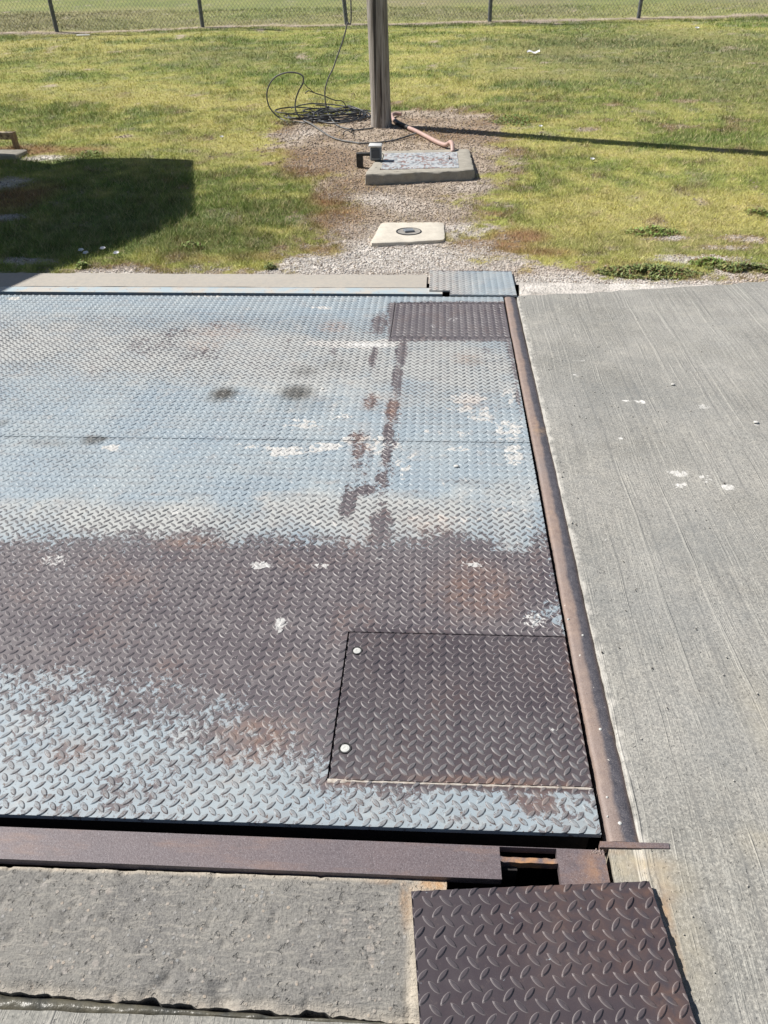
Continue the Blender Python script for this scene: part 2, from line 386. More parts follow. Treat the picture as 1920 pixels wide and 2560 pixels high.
def mat_tint(name, rough=.7, spec=.2, trans=None, vary=None):
    n = N(name); c = n.at('tint', 'Color')
    if vary: c = n.mix(n.rng(n.noise(vary, 3, .6), .35, .65, 0, .4), c, (.22, .19, .15))
    return n.out(c, rough, None, 0, spec)
def mat_wood():
    n = N('weathered_pole_wood'); v = n.map((26, 26, 1.1)); a = n.noise(1, 6, .65, .4, v=v); v2 = n.map((90, 90, 2.5)); b = n.noise(1, 4, .6, v=v2)
    cr = n.rng(n.noise(1, 3, .5, .3, v=n.map((22, 22, .5))), .57, .62)
    c = n.mix(n.rng(a, .32, .68), (.235, .20, .17), (.52, .49, .455)); c = n.mix(n.math('MULTIPLY', n.rng(b, .48, .62), .75), c, (.12, .10, .085))
    c = n.mix(n.math('MULTIPLY', cr, .85), c, (.035, .03, .027))
    h = n.math('SUBTRACT', n.math('ADD', a, b), n.math('MULTIPLY', cr, 2.)); return n.out(c, .85, n.bump(h, .8, .006), 0, .2)

M_plate = mat_plate('worn_tread_plate'); M_side = mat_simple('plate_edge_steel', (.06, .055, .06), (.13, .11, .11), .7)
M_pave = mat_concrete('broomed_concrete', 'broom'); M_rough = mat_concrete('worn_aggregate_concrete', 'rough'); M_kerb = mat_concrete('kerb_concrete', 'plain')
M_edge = mat_edgebar(); M_beam = mat_beam(); M_ground = mat_ground(); M_wood = mat_wood()
M_pit = mat_simple('pit_shade_dirt', (.018, .017, .016), (.03, .028, .026), .95); M_under = mat_simple('grimy_steel', (.02, .018, .018), (.035, .03, .03), .8)  # pit dirt coloured near black so the gaps read as deep shade
M_grass = mat_tint('grass_blade'); M_stone = mat_tint('limestone_chip', .9, .2, vary=90)
M_cable = mat_simple('black_cable_sheath', (.03, .031, .034), (.07, .072, .078), .42, 12, .1, spec=.5)
M_cable2 = mat_simple('grey_weathered_cable', (.10, .10, .10), (.19, .19, .185), .55, 12, .1)
M_pipe = mat_simple('faded_pink_conduit', (.44, .29, .25), (.52, .37, .32), .5, 8, .1)
M_black = mat_simple('black_steel', (.02, .02, .02), (.04, .04, .04), .5)
M_grey = mat_simple('grey_cast_metal', (.17, .185, .205), (.22, .235, .25), .5, 20)
M_lidw = mat_simple('white_worn_metal', (.58, .58, .57), (.66, .66, .64), .45, 20)
M_bolt = mat_simple('pale_galvanised_steel', (.48, .48, .45), (.60, .60, .57), .45, 90)
M_slab = mat_simple('cast_concrete', (.30, .275, .23), (.40, .37, .31), .9, 14, .8)
M_block = mat_simple('pale_cast_concrete', (.52, .475, .40), (.62, .57, .48), .9, 14, .6)
M_seal = mat_simple('olive_joint_sealant', (.04, .043, .042), (.15, .135, .095), .36, 16, .9, spec=.5)
M_tan = mat_simple('faded_tan_paint', (.42, .34, .20), (.50, .42, .27), .6, 12, .2, dirt=(.10, .07, .05))
M_postm = mat_simple('dark_galvanised_post', (.11, .12, .13), (.17, .18, .19), .5, 10)
M_wire = mat_simple('dull_fence_wire', (.15, .15, .14), (.22, .22, .21), .6, 10)
M_white = mat_simple('white_petal', (.80, .79, .80), (.85, .84, .85), .6)
M_booth = mat_simple('added_booth_cream', (.55, .52, .45), (.60, .57, .50), .7, 3)
M_leaf = mat_tint('weed_leaf', .6, .3)

# ---------------------------------------------------------------- tread plate deck
DX1 = 0.424; DX0 = -4.2
SK = 0.0215                       # the platform sits a touch out of square
def skew(V): V = V.copy(); V[:, 1] += SK*(V[:, 0]-DX1); return V
DY0, DYS, DY1 = 0.971, 2.731, 4.462
HX0 = -0.230
H1 = (HX0, DX1, 1.090, 1.603); H2 = (HX0, DX1, 3.842, 4.358)

def P(L): return [tuple(G(a*S, b*S)[:2]) for a, b in L]
big_rust = P([(-900, 1135), (-300, 1150), (0, 1172), (90, 1150), (150, 1165), (330, 1152), (480, 1160), (610, 1172), (700, 1150), (760, 1165), (880, 1158), (960, 1145), (1050, 1165), (1190, 1180), (1230, 1370), (1275, 1690), (720, 1692), (690, 1665), (600, 1640), (480, 1625), (430, 1570), (300, 1545), (200, 1530), (100, 1515), (0, 1510), (-500, 1500), (-900, 1490)])
hatch_rust = P([(838, 652), (1100, 652), (1112, 737), (838, 737)])
RUST = [(856, 900, 12, 180, .52), (830, 1060, 16, 90, .5), (785, 1000, 26, 60, .42), (868, 760, 14, 34, 1), (858, 815, 13, 32, 1), (846, 884, 13, 26, 1), (840, 935, 13, 26, 1), (836, 985, 13, 24, .95), (825, 1035, 16, 26, .9),
        (752, 1085, 19, 34, 1), (790, 1058, 26, 12, .9), (822, 1132, 26, 34, 1), (820, 1160, 30, 25, 1), (800, 868, 16, 18, .85), (806, 770, 10, 26, .85), (775, 972, 17, 24, .8), (770, 945, 20, 12, .7),
        (820, 700, 22, 26, .8), (790, 712, 14, 10, .5), (720, 760, 10, 13, .55), (1105, 755, 12, 28, .9), (1112, 800, 8, 30, .85), (1050, 760, 14, 12, .45), (1120, 860, 7, 40, .7),
        (1160, 1735, 62, 26, .85), (1110, 1722, 30, 14, .7), (1225, 1765, 30, 10, .5), (160, 1625, 60, 26, .62), (235, 1700, 34, 30, .72), (340, 1690, 40, 22, .5), (255, 1745, 18, 12, .72), (60, 1600, 40, 20, .45), (350, 1745, 20, 14, .5), (640, 1745, 40, 16, .42), (480, 1720, 30, 14, .42),
        (620, 740, 12, 16, .42), (330, 745, 70, 24, .5), (380, 720, 50, 20, .46), (440, 765, 60, 18, .45), (560, 790, 60, 16, .36), (230, 690, 60, 10, .36), (480, 700, 60, 12, .4), (210, 775, 60, 14, .3), (215, 800, 40, 10, .35), (1180, 1180, 40, 40, .8), (935, 820, 12, 8, .35),
        (800, 1765, 40, 8, .4), (1000, 1770, 60, 8, .4), (700, 1690, 14, 26, .8), (655, 1620, 20, 30, .7), (720, 1650, 12, 30, .8)]
PRIM = [(620, 975, 70, 14, .75), (700, 965, 60, 14, .72), (760, 950, 40, 12, .7), (540, 965, 60, 9, .6), (240, 966, 26, 9, .85), (650, 915, 60, 16, .62), (730, 900, 40, 14, .6), (820, 960, 60, 30, .62), (870, 1010, 40, 30, .5), (1010, 860, 50, 14, .8), (1040, 900, 40, 14, .7), (1020, 885, 60, 9, .7), (960, 935, 80, 10, .55), (1100, 930, 40, 30, .72), (1110, 980, 30, 30, .68), (1090, 1090, 40, 40, .5),
        (770, 745, 90, 10, 1.0), (840, 740, 50, 9, 1.0), (690, 742, 40, 8, .8), (990, 970, 40, 10, .6), (900, 985, 50, 12, .5), (960, 1120, 120, 22, .55), (700, 1130, 80, 14, .5), (1100, 850, 26, 30, .6), (450, 640, 40, 4, .7), (560, 637, 50, 4, .65), (860, 660, 40, 6, .6), (700, 665, 40, 5, .6), (30, 645, 20, 4, .9), (800, 640, 60, 3, .6),
        (990, 1055, 60, 30, .45), (1140, 1120, 20, 60, .5), (300, 905, 50, 9, .4), (60, 970, 50, 9, .4), (20, 820, 60, 20, .35)]
PALE = [(400, 760, 420, 60, 1.), (700, 790, 260, 70, 1.), (980, 790, 160, 70, .95), (60, 740, 260, 60, .9), (300, 1120, 400, 40, .95), (800, 1110, 300, 50, .95), (1080, 1100, 120, 90, .6), (-300, 760, 400, 70, .9), (-300, 1120, 500, 40, .9), (550, 1600, 300, 30, .5), (40, 1560, 160, 30, .4), (1000, 1775, 300, 10, .3), (300, 1780, 300, 8, .3)]
OIL = [(483, 851, 27, 13, 1.1), (640, 849, 34, 16, 1.0), (470, 862, 24, 8, .5), (640, 851, 36, 18, .55), (660, 802, 28, 11, .45), (200, 951, 24, 9, .85), (220, 949, 12, 5, .95), (110, 957, 60, 8, .3), (725, 790, 30, 10, .25), (650, 870, 60, 22, .18), (1020, 780, 25, 10, .2), (5, 915, 12, 8, .5)]
ORG = [(722, 706, 28, 11, .8), (480, 715, 60, 16, .55), (440, 745, 40, 12, .45), (1030, 1275, 80, 55, .5), (400, 1172, 60, 16, .5), (560, 1590, 90, 40, .55), (1080, 1690, 180, 10, .7), (740, 1690, 40, 10, .6), (1160, 1735, 60, 25, .35), (845, 885, 16, 30, .6), (780, 955, 26, 34, .45), (1020, 870, 30, 12, .5), (800, 868, 20, 16, .5), (930, 1130, 60, 24, .35), (160, 1625, 60, 26, .4), (1010, 775, 30, 14, .5), (260, 1250, 50, 30, .2), (520, 1640, 60, 16, .6), (1240, 1450, 14, 160, .4), (770, 1160, 30, 40, .2)]
WHT = [(562, 1221, 28, 9, .85), (695, 1222, 30, 7, .62), (606, 1346, 14, 14, .85), (604, 1362, 8, 7, .8), (1020, 1220, 30, 6, .72), (115, 1210, 46, 16, .55), (378, 1106, 12, 8, .8), (1155, 1342, 36, 22, .55), (230, 1350, 16, 8, .4), (1198, 1576, 10, 8, .6), (795, 745, 60, 6, .8), (370, 1120, 24, 6, .5), (820, 1205, 16, 6, .5), (700, 843, 12, 4, .7), (215, 1440, 14, 6, .45), (980, 690, 18, 6, .5), (935, 705, 10, 5, .5), (420, 1100, 10, 3, .5)]
LUGD = [(500, 750, 900, 75, 1.), (950, 770, 220, 110, .95), (-200, 750, 500, 75, 1.), (60, 850, 200, 40, .5), (300, 1140, 600, 55, .85), (-400, 1140, 500, 55, .8), (850, 1130, 400, 60, .95), (1090, 1060, 60, 30, .6), (640, 1030, 60, 20, .35), (150, 1000, 160, 30, .4), (1000, 1040, 60, 10, .6)]
def deckattrs(V, lug, rim, top_extra=0):
    x, y = V[:, 0], V[:, 1]
    sd = np.minimum(-sdpoly(x, y, big_rust)/(.24+.24*ss(1.8, 1.3, y)*ss(.1, -.5, x)), 1.0)
    sh = -sdpoly(x, y, hatch_rust)/.05
    wob = (fbm(x, y, 9, 5)-.5)*1.1
    rust = np.clip(np.maximum(sd+.5, sh+.5)+wob*.6, 0, 1.25-.40*ss(-.1, -.9, x))
    rust = np.maximum(rust, blobs(x, y, RUST)*(.50+.85*fbm(x, y, 22, 27, 3)))
    rust = np.where((x > HX0+.002) & (y < H1[3]+.0) & (y > H1[2]-.012+SK*(x-DX1)), 1.0, rust)
    front = ss(1.42, 1.25, y)
    rust = np.maximum(rust, front*(.02+.46*fbm(x, y, 5, 15)+.16*np.clip(-x*.6-.1, 0, 1)))
    rust = np.maximum(rust, .07+.10*(fbm(x, y, 2.5, 16)))
    A = dict(rust=rust, prim=blobs(x, y, PRIM), pale=np.clip(blobs(x, y, PALE)*(.75+.5*fbm(x, y, 5, 11)), 0, 1), oil=blobs(x, y, OIL),
             white=blobs(x, y, WHT), orange=blobs(x, y, ORG), lugd=np.maximum(blobs(x, y, LUGD), front*.62), lug=lug, rim=rim)
    inh = (x > HX0) & (y < H1[3]) & (y > H1[2]-.02)
    A['residue'] = np.where(inh, .35, 1.0)*ss(-.2, .6, 1-np.abs(y-1.9)*.2)
    A['chip'] = ss(1.35, .95, y)*.9+.15
    return A
def lugs(x0, x1, y0, y1, a, b, ox, oy, L=.0298, Wd=.0100, H=.0024, ang=47, holes=(), z=0., seed=1):
    r = np.random.default_rng(seed)
    i = np.arange(math.floor((x0-ox)/a)-1, math.ceil((x1-ox)/a)+2); j = np.arange(math.floor((y0-oy)/b)-1, math.ceil((y1-oy)/b)+2)
    I, J = np.meshgrid(i, j)
    cs = []
    for k in (0, 1):
        cx = (ox+(I+.5*k)*a).ravel(); cy = (oy+(J+.5*k)*b).ravel(); cs.append(np.stack([cx, cy, np.full(cx.shape, R(ang if k == 0 else -ang))], 1))
    c = np.concatenate(cs); mg = L*.32
    ok = (c[:, 0] > x0-mg) & (c[:, 0] < x1+mg) & (c[:, 1] > y0-mg) & (c[:, 1] < y1+mg)
    for h in holes: ok &= ~((c[:, 0] > h[0]+mg*.3) & (c[:, 0] < h[1]) & (c[:, 1] > h[2]+mg*.3) & (c[:, 1] < h[3]-mg*.3))
    c = c[ok]; n = len(c)
    t = np.array([0, .12, .3, .5, .7, .88]); w = np.array([.10, .52, .88, 1., .88, .52])
    out = [(-.5, 0)]+[((tt-.5), ww/2) for tt, ww in zip(t[1:], w[1:])]+[(.5, 0)]+[((tt-.5), -ww/2) for tt, ww in list(zip(t[1:], w[1:]))[::-1]]
    out = np.array(out)*[L, Wd]; m = len(out)
    rings = [(1.14, 1.30, 0.), (.95, .86, .80), (.84, .62, 1.)]
    ca, sa = np.cos(c[:, 2])[:, None], np.sin(c[:, 2])[:, None]
    jit = 1+.06*r.standard_normal((n, 1)); hj = np.clip((.62+.7*fbm(c[:, :1], c[:, 1:2], 3.5, 88))*(1+.13*r.standard_normal((n, 1))), .35, 1.3); Vs = []; c[:, :2] += r.normal(0, .0005, (n, 2)); c[:, 2] += r.normal(0, .035, n); ca, sa = np.cos(c[:, 2])[:, None], np.sin(c[:, 2])[:, None]
    for sx, sy, hz in rings:
        px = out[None, :, 0]*sx*jit; py = out[None, :, 1]*sy
        X = c[:, :1]+px*ca-py*sa; Y = c[:, 1:2]+px*sa+py*ca
        Vs.append(np.stack([X, Y, z+hz*H*hj*np.ones(X.shape)], -1))
    V = np.concatenate(Vs, 1)     # n, 3m, 3
    V[..., 0] = np.clip(V[..., 0], x0+.0004, x1-.0004); V[..., 1] = np.clip(V[..., 1], y0+.0004, y1-.0004)
    for h in holes:
        inn = (V[..., 0] > h[0]) & (V[..., 0] < h[1]) & (V[..., 1] > h[2]) & (V[..., 1] < h[3])
        dl = V[..., 0]-h[0]; db = V[..., 1]-h[2]; dt = h[3]-V[..., 1]
        mm = np.minimum(np.minimum(dl, db), dt)
        V[..., 0] = np.where(inn & (dl == mm), h[0], V[..., 0]); V[..., 1] = np.where(inn & (db == mm), h[2], np.where(inn & (dt == mm), h[3], V[..., 1]))
    q = []
    for k in range(2):
        for e in range(m): q.append((k*m+e, (k+1)*m+e, (k+1)*m+(e+1) % m, k*m+(e+1) % m))
    b0 = 2*m      # close the crown with quads
    for e in range(m//2-1): q.append((b0+e, b0+e+1, b0+(m-2-e) % m if e < m//2-1 else b0, b0+(m-1-e) % m))
    q = np.array(q)
    # rewrite crown quads: pairs across the long axis
    crown = []
    for e in range(1, m//2-1): crown.append((b0+e+1, b0+e, b0+m-e, b0+m-e-1))
    crown.append((b0+1, b0, b0, b0+m-1))
    q = np.array([tuple(f) for f in q[:2*m]]+[(f[1], f[0], f[3], f[2])[::-1] for f in crown[:-1]])
    F = (q[None]+(np.arange(n)*3*m)[:, None, None]).reshape(-1, 4)
    # pointed ends of the crown
    T3 = np.array([(b0, b0+m-1, b0+1, b0+1), (b0+m//2, b0+m//2-1, b0+m//2+1, b0+m//2+1)])
    lug = np.tile(np.concatenate([np.zeros(m), np.ones(m), np.ones(m)]), n); rim = np.tile(np.concatenate([np.ones(m), np.full(m, .35), np.zeros(m)]), n)
    tri = (T3[None]+(np.arange(n)*3*m)[:, None, None]).reshape(-1, 4)
    return V.reshape(-1, 3), F, tri[:, :3], lug, rim
def plate(name, xs, ys, keep, box, a, b, ox, oy, holes=(), z=0., thick=.012, parent=None, xf=None, attrf=None, seed=1, warp=None, **lk):
    V, F = gridslab(xs, ys, keep, lambda x, y: np.full(x.shape, z), thick)
    LV, LF, LT, lug, rim = lugs(box[0], box[1], box[2], box[3], a, b, ox, oy, holes=holes, z=z, seed=seed, **lk)
    n = len(V); AV = np.concatenate([V, LV])
    if warp: AV[:, 2] += warp(AV[:, 0], AV[:, 1])
    if xf: AV = xf(AV)
    lugA = np.concatenate([np.zeros(n), lug]); rimA = np.concatenate([np.zeros(n), rim])
    attrs = attrf(AV, lugA, rimA)
    me_faces = np.concatenate([F, LF+n])
    # append triangles
    me = bpy.data.meshes.new(name)
    nq, nt = len(me_faces), len(LT)
    me.vertices.add(len(AV)); me.vertices.foreach_set('co', AV.astype(np.float32).ravel())
    vi = np.concatenate([me_faces.ravel(), (LT+n).ravel()]).astype(np.int32)
    me.loops.add(len(vi)); me.loops.foreach_set('vertex_index', vi)
    me.polygons.add(nq+nt); me.polygons.foreach_set('loop_start', np.concatenate([np.arange(nq)*4, nq*4+np.arange(nt)*3]).astype(np.int32))
    me.update(calc_edges=True)
    me.polygons.foreach_set('use_smooth', np.concatenate([np.zeros(len(F), bool), (np.arange(len(LF)) % 28) < 24, np.zeros(nt, bool)]))
    for k, v in attrs.items():
        at = me.attributes.new(k, 'FLOAT', 'POINT'); at.data.foreach_set('value', np.asarray(v, np.float32))
    me.materials.append(M_plate)
    o = bpy.data.objects.new(name, me); COL.objects.link(o)
    if parent is not None:
        o.parent = parent; o.matrix_parent_inverse = Matrix.Translation(parent.location).inverted()
    return o

deck = empty('weighbridge', (-1.2, 2.7, 0), 'wide steel truck scale platform of worn blue-painted diamond tread plate', 'vehicle scale')
A_, B_ = .0389, .0362
allT = lambda x, y: np.ones(x.shape, bool)
st = .014
def dwarp(x, y): return (fbm(x, y, 1.6, 3)-.5)*.004
def hole(h): return lambda x, y: ~((x > h[0]) & (x < h[1]+1) & (y > h[2]) & (y < h[3]))
o = plate('deck_plate', lines(DX0, DX1, st, (H1[0],)), lines(DY0, DYS-.0012, st, (H1[2], H1[3])), hole(H1), (DX0, DX1, DY0, DYS-.0012), A_, B_, -.006, DY0+.008, holes=(H1,), thick=.014, parent=deck, xf=skew, attrf=deckattrs, seed=3, warp=None)
o['label'] = 'near deck plate, mostly bare brown steel with blue paint along its front edge'
o = plate('deck_plate', lines(DX0, DX1, st, (H2[0],)), lines(DYS+.0012, DY1, st, (H2[2], H2[3])), hole(H2), (DX0, DX1, DYS+.0012, DY1), A_, B_, .004, DYS+.011, holes=(H2,), thick=.014, parent=deck, xf=skew, attrf=deckattrs, seed=4)
o['label'] = 'far deck plate with faded pale blue paint and oil spots'
g = .0032
h1 = (H1[0]+g+.001, H1[1]-.001, H1[2]+g, H1[3]-g)
hc = plate('hatch_cover', lines(h1[0], h1[1], st), lines(h1[2], h1[3], st), allT, h1, A_, B_*.955, h1[0]+.011, h1[2]+.009, z=-.0005, parent=deck, xf=skew, attrf=deckattrs, seed=5)
hc['label'] = 'near hatch cover of dark bare steel with two pale bolts'
h2 = (H2[0]+g, H2[1]-.001, H2[2]+g*.3, H2[3]-g)
hc2 = plate('hatch_cover', lines(h2[0], h2[1], st), lines(h2[2], h2[3], st), allT, h2, A_*1.02, B_*1.04, h2[0]+.015, h2[2]+.012, z=-.0005, parent=deck, xf=skew, attrf=deckattrs, seed=6)
hc2['label'] = 'far hatch cover of dark bare steel'
# bolts of the near hatch
def bolt(px, py, r, par):
    c = G(px, py, .001); m = MB(); n = 24; V = []; F = []
    prof = [(r*1.0, -.003), (r, .0006), (r*.93, .0016), (r*.35, .0019), (r*.30, .0012), (r*.20, .0012), (.0001, .0014)]
    for rr, zz in prof:
        for k in range(n): V.append((c[0]+rr*math.cos(2*math.pi*k/n), c[1]+rr*math.sin(2*math.pi*k/n), c[2]+zz))
    for i in range(len(prof)-1):
        for k in range(n): F.append((i*n+k, i*n+(k+1) % n, (i+1)*n+(k+1) % n, (i+1)*n+k))
    m.add(V, F); b = m.build('bolt', M_bolt, par, auto=35)
    w = MB(); V = []; F = []
    for rr, zz in ((r*1.42, .0003), (r*1.38, .0012), (r*1.12, .0012), (r*1.05, -.002)):
        for k in range(n): V.append((c[0]-.001+rr*math.cos(2*math.pi*k/n), c[1]+.001+rr*math.sin(2*math.pi*k/n), c[2]+zz))
    for i in range(3):
        for k in range(n): F.append((i*n+k, i*n+(k+1) % n, (i+1)*n+(k+1) % n, (i+1)*n+k))
    w.add(V, F); w.build('bolt_recess', M_black, par)
bolt(893, 1627, .0115, hc); bolt(863, 1871, .0120, hc)
# thin pale beige bead along the near hatch's front edge
m = MB(); n = 160; V = []; F = []
for i in range(n):
    x = H1[0]+.002+(H1[1]-H1[0]-.006)*i/(n-1); w = .0022+.0016*float(vn(x, 0, 70, 3))+(.003 if i < 12 else 0)
    y = H1[2]-.0012
    for dy, dz in ((-w, .0003), (-w*.5, .0022), (w*.4, .0022), (w*.9, .0002)): V.append((x, y+dy+.001*float(vn(x, 0, 130, 5)), dz+.0006*float(vn(x, dy*50, 90, 9))))
for i in range(n-1):
    for k in range(3): F.append((i*4+k, (i+1)*4+k, (i+1)*4+k+1, i*4+k+1))
m.add(skew(np.array(V)), F); m.build('edge_bead', mat_simple('pale_beige_edge', (.36, .30, .25), (.58, .54, .48), .8, 90), deck, smooth=True)
# understructure
m = MB()
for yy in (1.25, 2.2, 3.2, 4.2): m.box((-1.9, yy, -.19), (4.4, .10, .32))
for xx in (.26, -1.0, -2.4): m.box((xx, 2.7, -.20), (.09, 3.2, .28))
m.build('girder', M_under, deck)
m = MB(); V = skew(np.array([(DX0, DY0+.012, -.015), (DX1-.01, DY0+.012, -.015)])); m.box(((DX0+DX1)/2, DY0-.03, -.055), (DX1-DX0-.04, .012, .075), rz=math.atan(SK)); m.build('edge_skirt', M_under, deck)

# ---------------------------------------------------------------- pit below
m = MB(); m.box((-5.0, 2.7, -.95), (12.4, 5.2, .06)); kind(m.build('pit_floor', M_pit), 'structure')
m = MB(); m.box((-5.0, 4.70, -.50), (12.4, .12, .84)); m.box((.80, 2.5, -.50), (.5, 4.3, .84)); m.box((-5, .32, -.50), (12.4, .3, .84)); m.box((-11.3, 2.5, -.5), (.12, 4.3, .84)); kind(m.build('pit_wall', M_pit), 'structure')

# ---------------------------------------------------------------- right steel edge bar
eb = empty('steel_edge_bar', (.47, 2.7, 0), 'long rounded rusty steel edge bar between the platform and the right concrete', 'edge bar')
ys = np.linspace(.955, 4.475, 260); prof = [(0.0, -.05), (0.0005, -.006), (.004, -.0008), (.012, .0012), (.026, .0020), (.040, .0016), (.052, .0002), (.062, -.0025), (.069, -.0065), (.073, -.012), (.0735, -.05)]
V = []; U = []; Vv = []
for i, yy in enumerate(ys):
    t = (yy-.955)/3.52
    inner = .4365+.002*math.sin(yy*3.1)+.0025*(float(vn(yy, 0, 5, 3))-.5)+.0018*(float(vn(yy, 3, 28, 4))-.5)-.004*ss(3.3, 4.3, yy)
    for (px_, pz) in prof:
        wob = .0022*(float(vn(yy, 9, 6, 8))-.5)+.0016*(float(vn(yy, 9, 22, 8))-.5) if px_ > .06 else 0
        V.append((inner+px_*(1-.04*t)+wob, yy, pz)); U.append(px_/.0735); Vv.append(t)
k = len(prof); F = [(i*k+j, (i+1)*k+j, (i+1)*k+j+1, i*k+j+1)[::-1] for i in range(len(ys)-1) for j in range(k-1)]
F += [tuple(range(k)), tuple(range((len(ys)-1)*k, len(ys)*k))[::-1]]
mk('bar_body', V, F, M_edge, eb, attrs=dict(u=U, v=Vv), auto=50)
for (px, py, r) in ((1550, 2058, .0045), (1518, 1993, .0028), (1519, 2041, .002), (1501, 1823, .004), (1457, 1588, .0035), (1421, 1548, .003)):
    c = G(px, py, .002); V = []; F = []; n = 14
    for rr, zz in ((1.15, -.003), (1.0, .0006), (.62, .0016), (.05, .0019)):
        for q in range(n): V.append((c[0]+r*rr*(1+.12*math.sin(q*2.1))*math.cos(2*math.pi*q/n), c[1]+r*rr*math.sin(2*math.pi*q/n), c[2]+zz))
    for i in range(3):
        for q in range(n): F.append((i*n+q, i*n+(q+1) % n, (i+1)*n+(q+1) % n, (i+1)*n+q))
    mk('rivet', V, F, M_bolt, eb, smooth=True)
# flat strap let into the concrete
a, b, c, d = G(1500, 2103, .001), G(1672, 2108, .001), G(1674, 2121, .001), G(1500, 2118, .001)
m = MB(); T = np.array([d, c, b, a]); Bt = T.copy(); Bt[:, 2] -= .02
m.add(np.vstack([Bt, T]), [(4, 5, 6, 7), (0, 1, 5, 4), (1, 2, 6, 5), (2, 3, 7, 6), (3, 0, 4, 7)])
tag(m.build('steel_strap', M_beam, attrs=dict(rust=np.array([.4, 0, 0, .4]*2))), 'short flat dark steel strap set in concrete at the near end of the edge bar', 'steel strap')

# ---------------------------------------------------------------- right pavement
def pave_attr(V):
    x, y = V[:, 0], V[:, 1]
    W_ = [(1387, 867, 10, 5, 1), (1352, 865, 16, 3, .9), (1210, 735, 18, 4, .4), (1258, 777, 16, 4, .6), (1240, 808, 18, 4, .6), (1375, 867, 8, 4, .7), (1467, 1020, 28, 8, .75), (1470, 1046, 24, 7, .8), (1525, 1032, 16, 12, .65), (1573, 1051, 14, 8, 1.1), (1635, 915, 8, 5, .9), (1520, 878, 22, 7, .6), (1290, 900, 10, 6, .6), (1340, 945, 10, 4, .7), (1325, 760, 8, 4, .4), (1250, 880, 12, 5, .4), (1255, 1060, 16, 6, .4), (1500, 735, 12, 5, .4), (1330, 1190, 10, 5, .6), (1410, 985, 16, 6, .5), (1540, 1280, 12, 6, .4), (1312, 1165, 14, 6, .5), (1440, 1640, 20, 10, .4)]
    A = dict(white=blobs(x, y, W_), rust=blobs(x, y, [(1436, 1970, 14, 60, .95), (1456, 2060, 14, 80, .9), (1475, 2170, 14, 60, .6), (1440, 1925, 20, 26, .5), (1330, 1838, 24, 8, .6), (1400, 1870, 50, 20, .4)]),
             tan=blobs(x, y, [(1360, 1865, 70, 40, .9), (1440, 1900, 60, 50, .6), (1480, 2050, 50, 120, .5), (1640, 1820, 40, 40, .4), (1650, 1560, 40, 100, .3)]),
             dark=np.clip(blobs(x, y, [(1500, 1170, 130, 60, .5), (1350, 860, 180, 50, .5), (1450, 1350, 100, 120, .4), (1250, 850, 60, 80, .4), (1560, 1600, 80, 100, .35), (1600, 1780, 90, 12, .3), (1300, 1250, 40, 120, .35)])*(.5+fbm(x, y, 6, 21)), 0, 1))
    return A
YB = G(1500, 722)[1]
def pave_keep(x, y):
    k = (x > .4965+.0) & (y < YB+1)
    return k
xs = np.concatenate([lines(.512, 3.6, .018), np.linspace(3.75, 14, 30)]); ysv = np.concatenate([np.linspace(-4, -.2, 20), lines(-.05, 4.72, .018)])
bk0, bk1 = G(1292, 741), G(1920, 703)
def backline(x): return bk0[1]+(bk1[1]-bk0[1])*(x-bk0[0])/(bk1[0]-bk0[0])+.05*(fbm(x, 0*x, 6, 31)-.5)+.03*(fbm(x, 0*x, 25, 33)-.5)
V, F = gridslab(xs, ysv, lambda x, y: (x > 0) & (y < 9), lambda x, y: -.0025+(fbm(x, y, 2., 41)-.5)*.006+(fbm(x, y, 12, 42)-.5)*.002*(x < 3.6), .16)
V[:, 1] = np.where(V[:, 1] > 4.2, 4.2+(V[:, 1]-4.2)/(.52)*(backline(V[:, 0])-4.2), V[:, 1])
V[:, 0] = np.where(V[:, 0] < .5125, V[:, 0]+.004*(vn(V[:, 1], 0*V[:, 1], 30, 3)-.7)-.003, V[:, 0])
nl = V[:, 0] < .5135
kind(mk('pavement', V, F, M_pave, attrs=pave_attr(V)), 'structure')
# concrete tongue left of the pavement, in front of the edge bar
c0 = G(1528, 2128, 0); c1 = G(1540, 2204, 0)
V, F = gridslab(lines(c0[0]-.004, .5105, .006), lines(.2, .944, .012), allT, lambda x, y: -.004+(fbm(x, y, 14, 45)-.5)*.003, .16)
V[:, 0] = np.where(V[:, 0] < c0[0]+.002, V[:, 0]+.004*(vn(V[:, 1], 0*V[:, 1], 45, 3)-.5), V[:, 0])
kind(mk('pavement', V, F, M_pave, attrs=pave_attr(V)), 'structure')

# ---------------------------------------------------------------- near steel beam with cut slots
bA, bB = G(0, 2067), G(1512, 2126); ux = (bB-bA)[:2]; ux /= np.linalg.norm(ux); uy = np.array([-ux[1], ux[0]])
def bl(px, py): p = G(px, py)[:2]-bB[:2]; return float(p@ux), float(p@uy)
xr = bl(1516, 2160)[0]; yb = bl(600, 2172)[1]; xa = bl(1249, 2130)[0]; xb = bl(1393, 2140)[0]
y1 = bl(1320, 2120)[1]; y2 = bl(1320, 2143)[1]; y3 = bl(1320, 2156)[1]
bx = np.concatenate([lines(-11, -1.6, .3), lines(-1.55, xr, .012, (xa, xb))]); by = np.array(sorted([0, y1, y2, y3, yb, yb-.10]))
def bkeep(x, y):
    k = np.ones(x.shape, bool)
    k &= ~((y < yb) & (x < xb))
    slot = (x > xa) & (x < xb)
    k &= ~(slot & (y < y1) & (y > y2)); k &= ~(slot & (y < y3))
    return k
V, F = gridslab(bx, by, bkeep, lambda x, y: np.full(x.shape, .001), .022)
ins = (V[:, 0] > xa-.001) & (V[:, 0] < xb+.001) & (V[:, 1] < -.004) & (V[:, 1] > yb+.004)
V[:, 1] += np.where(ins, (vn(V[:, 0], V[:, 1], 140, 5)-.5)*.0035, 0)
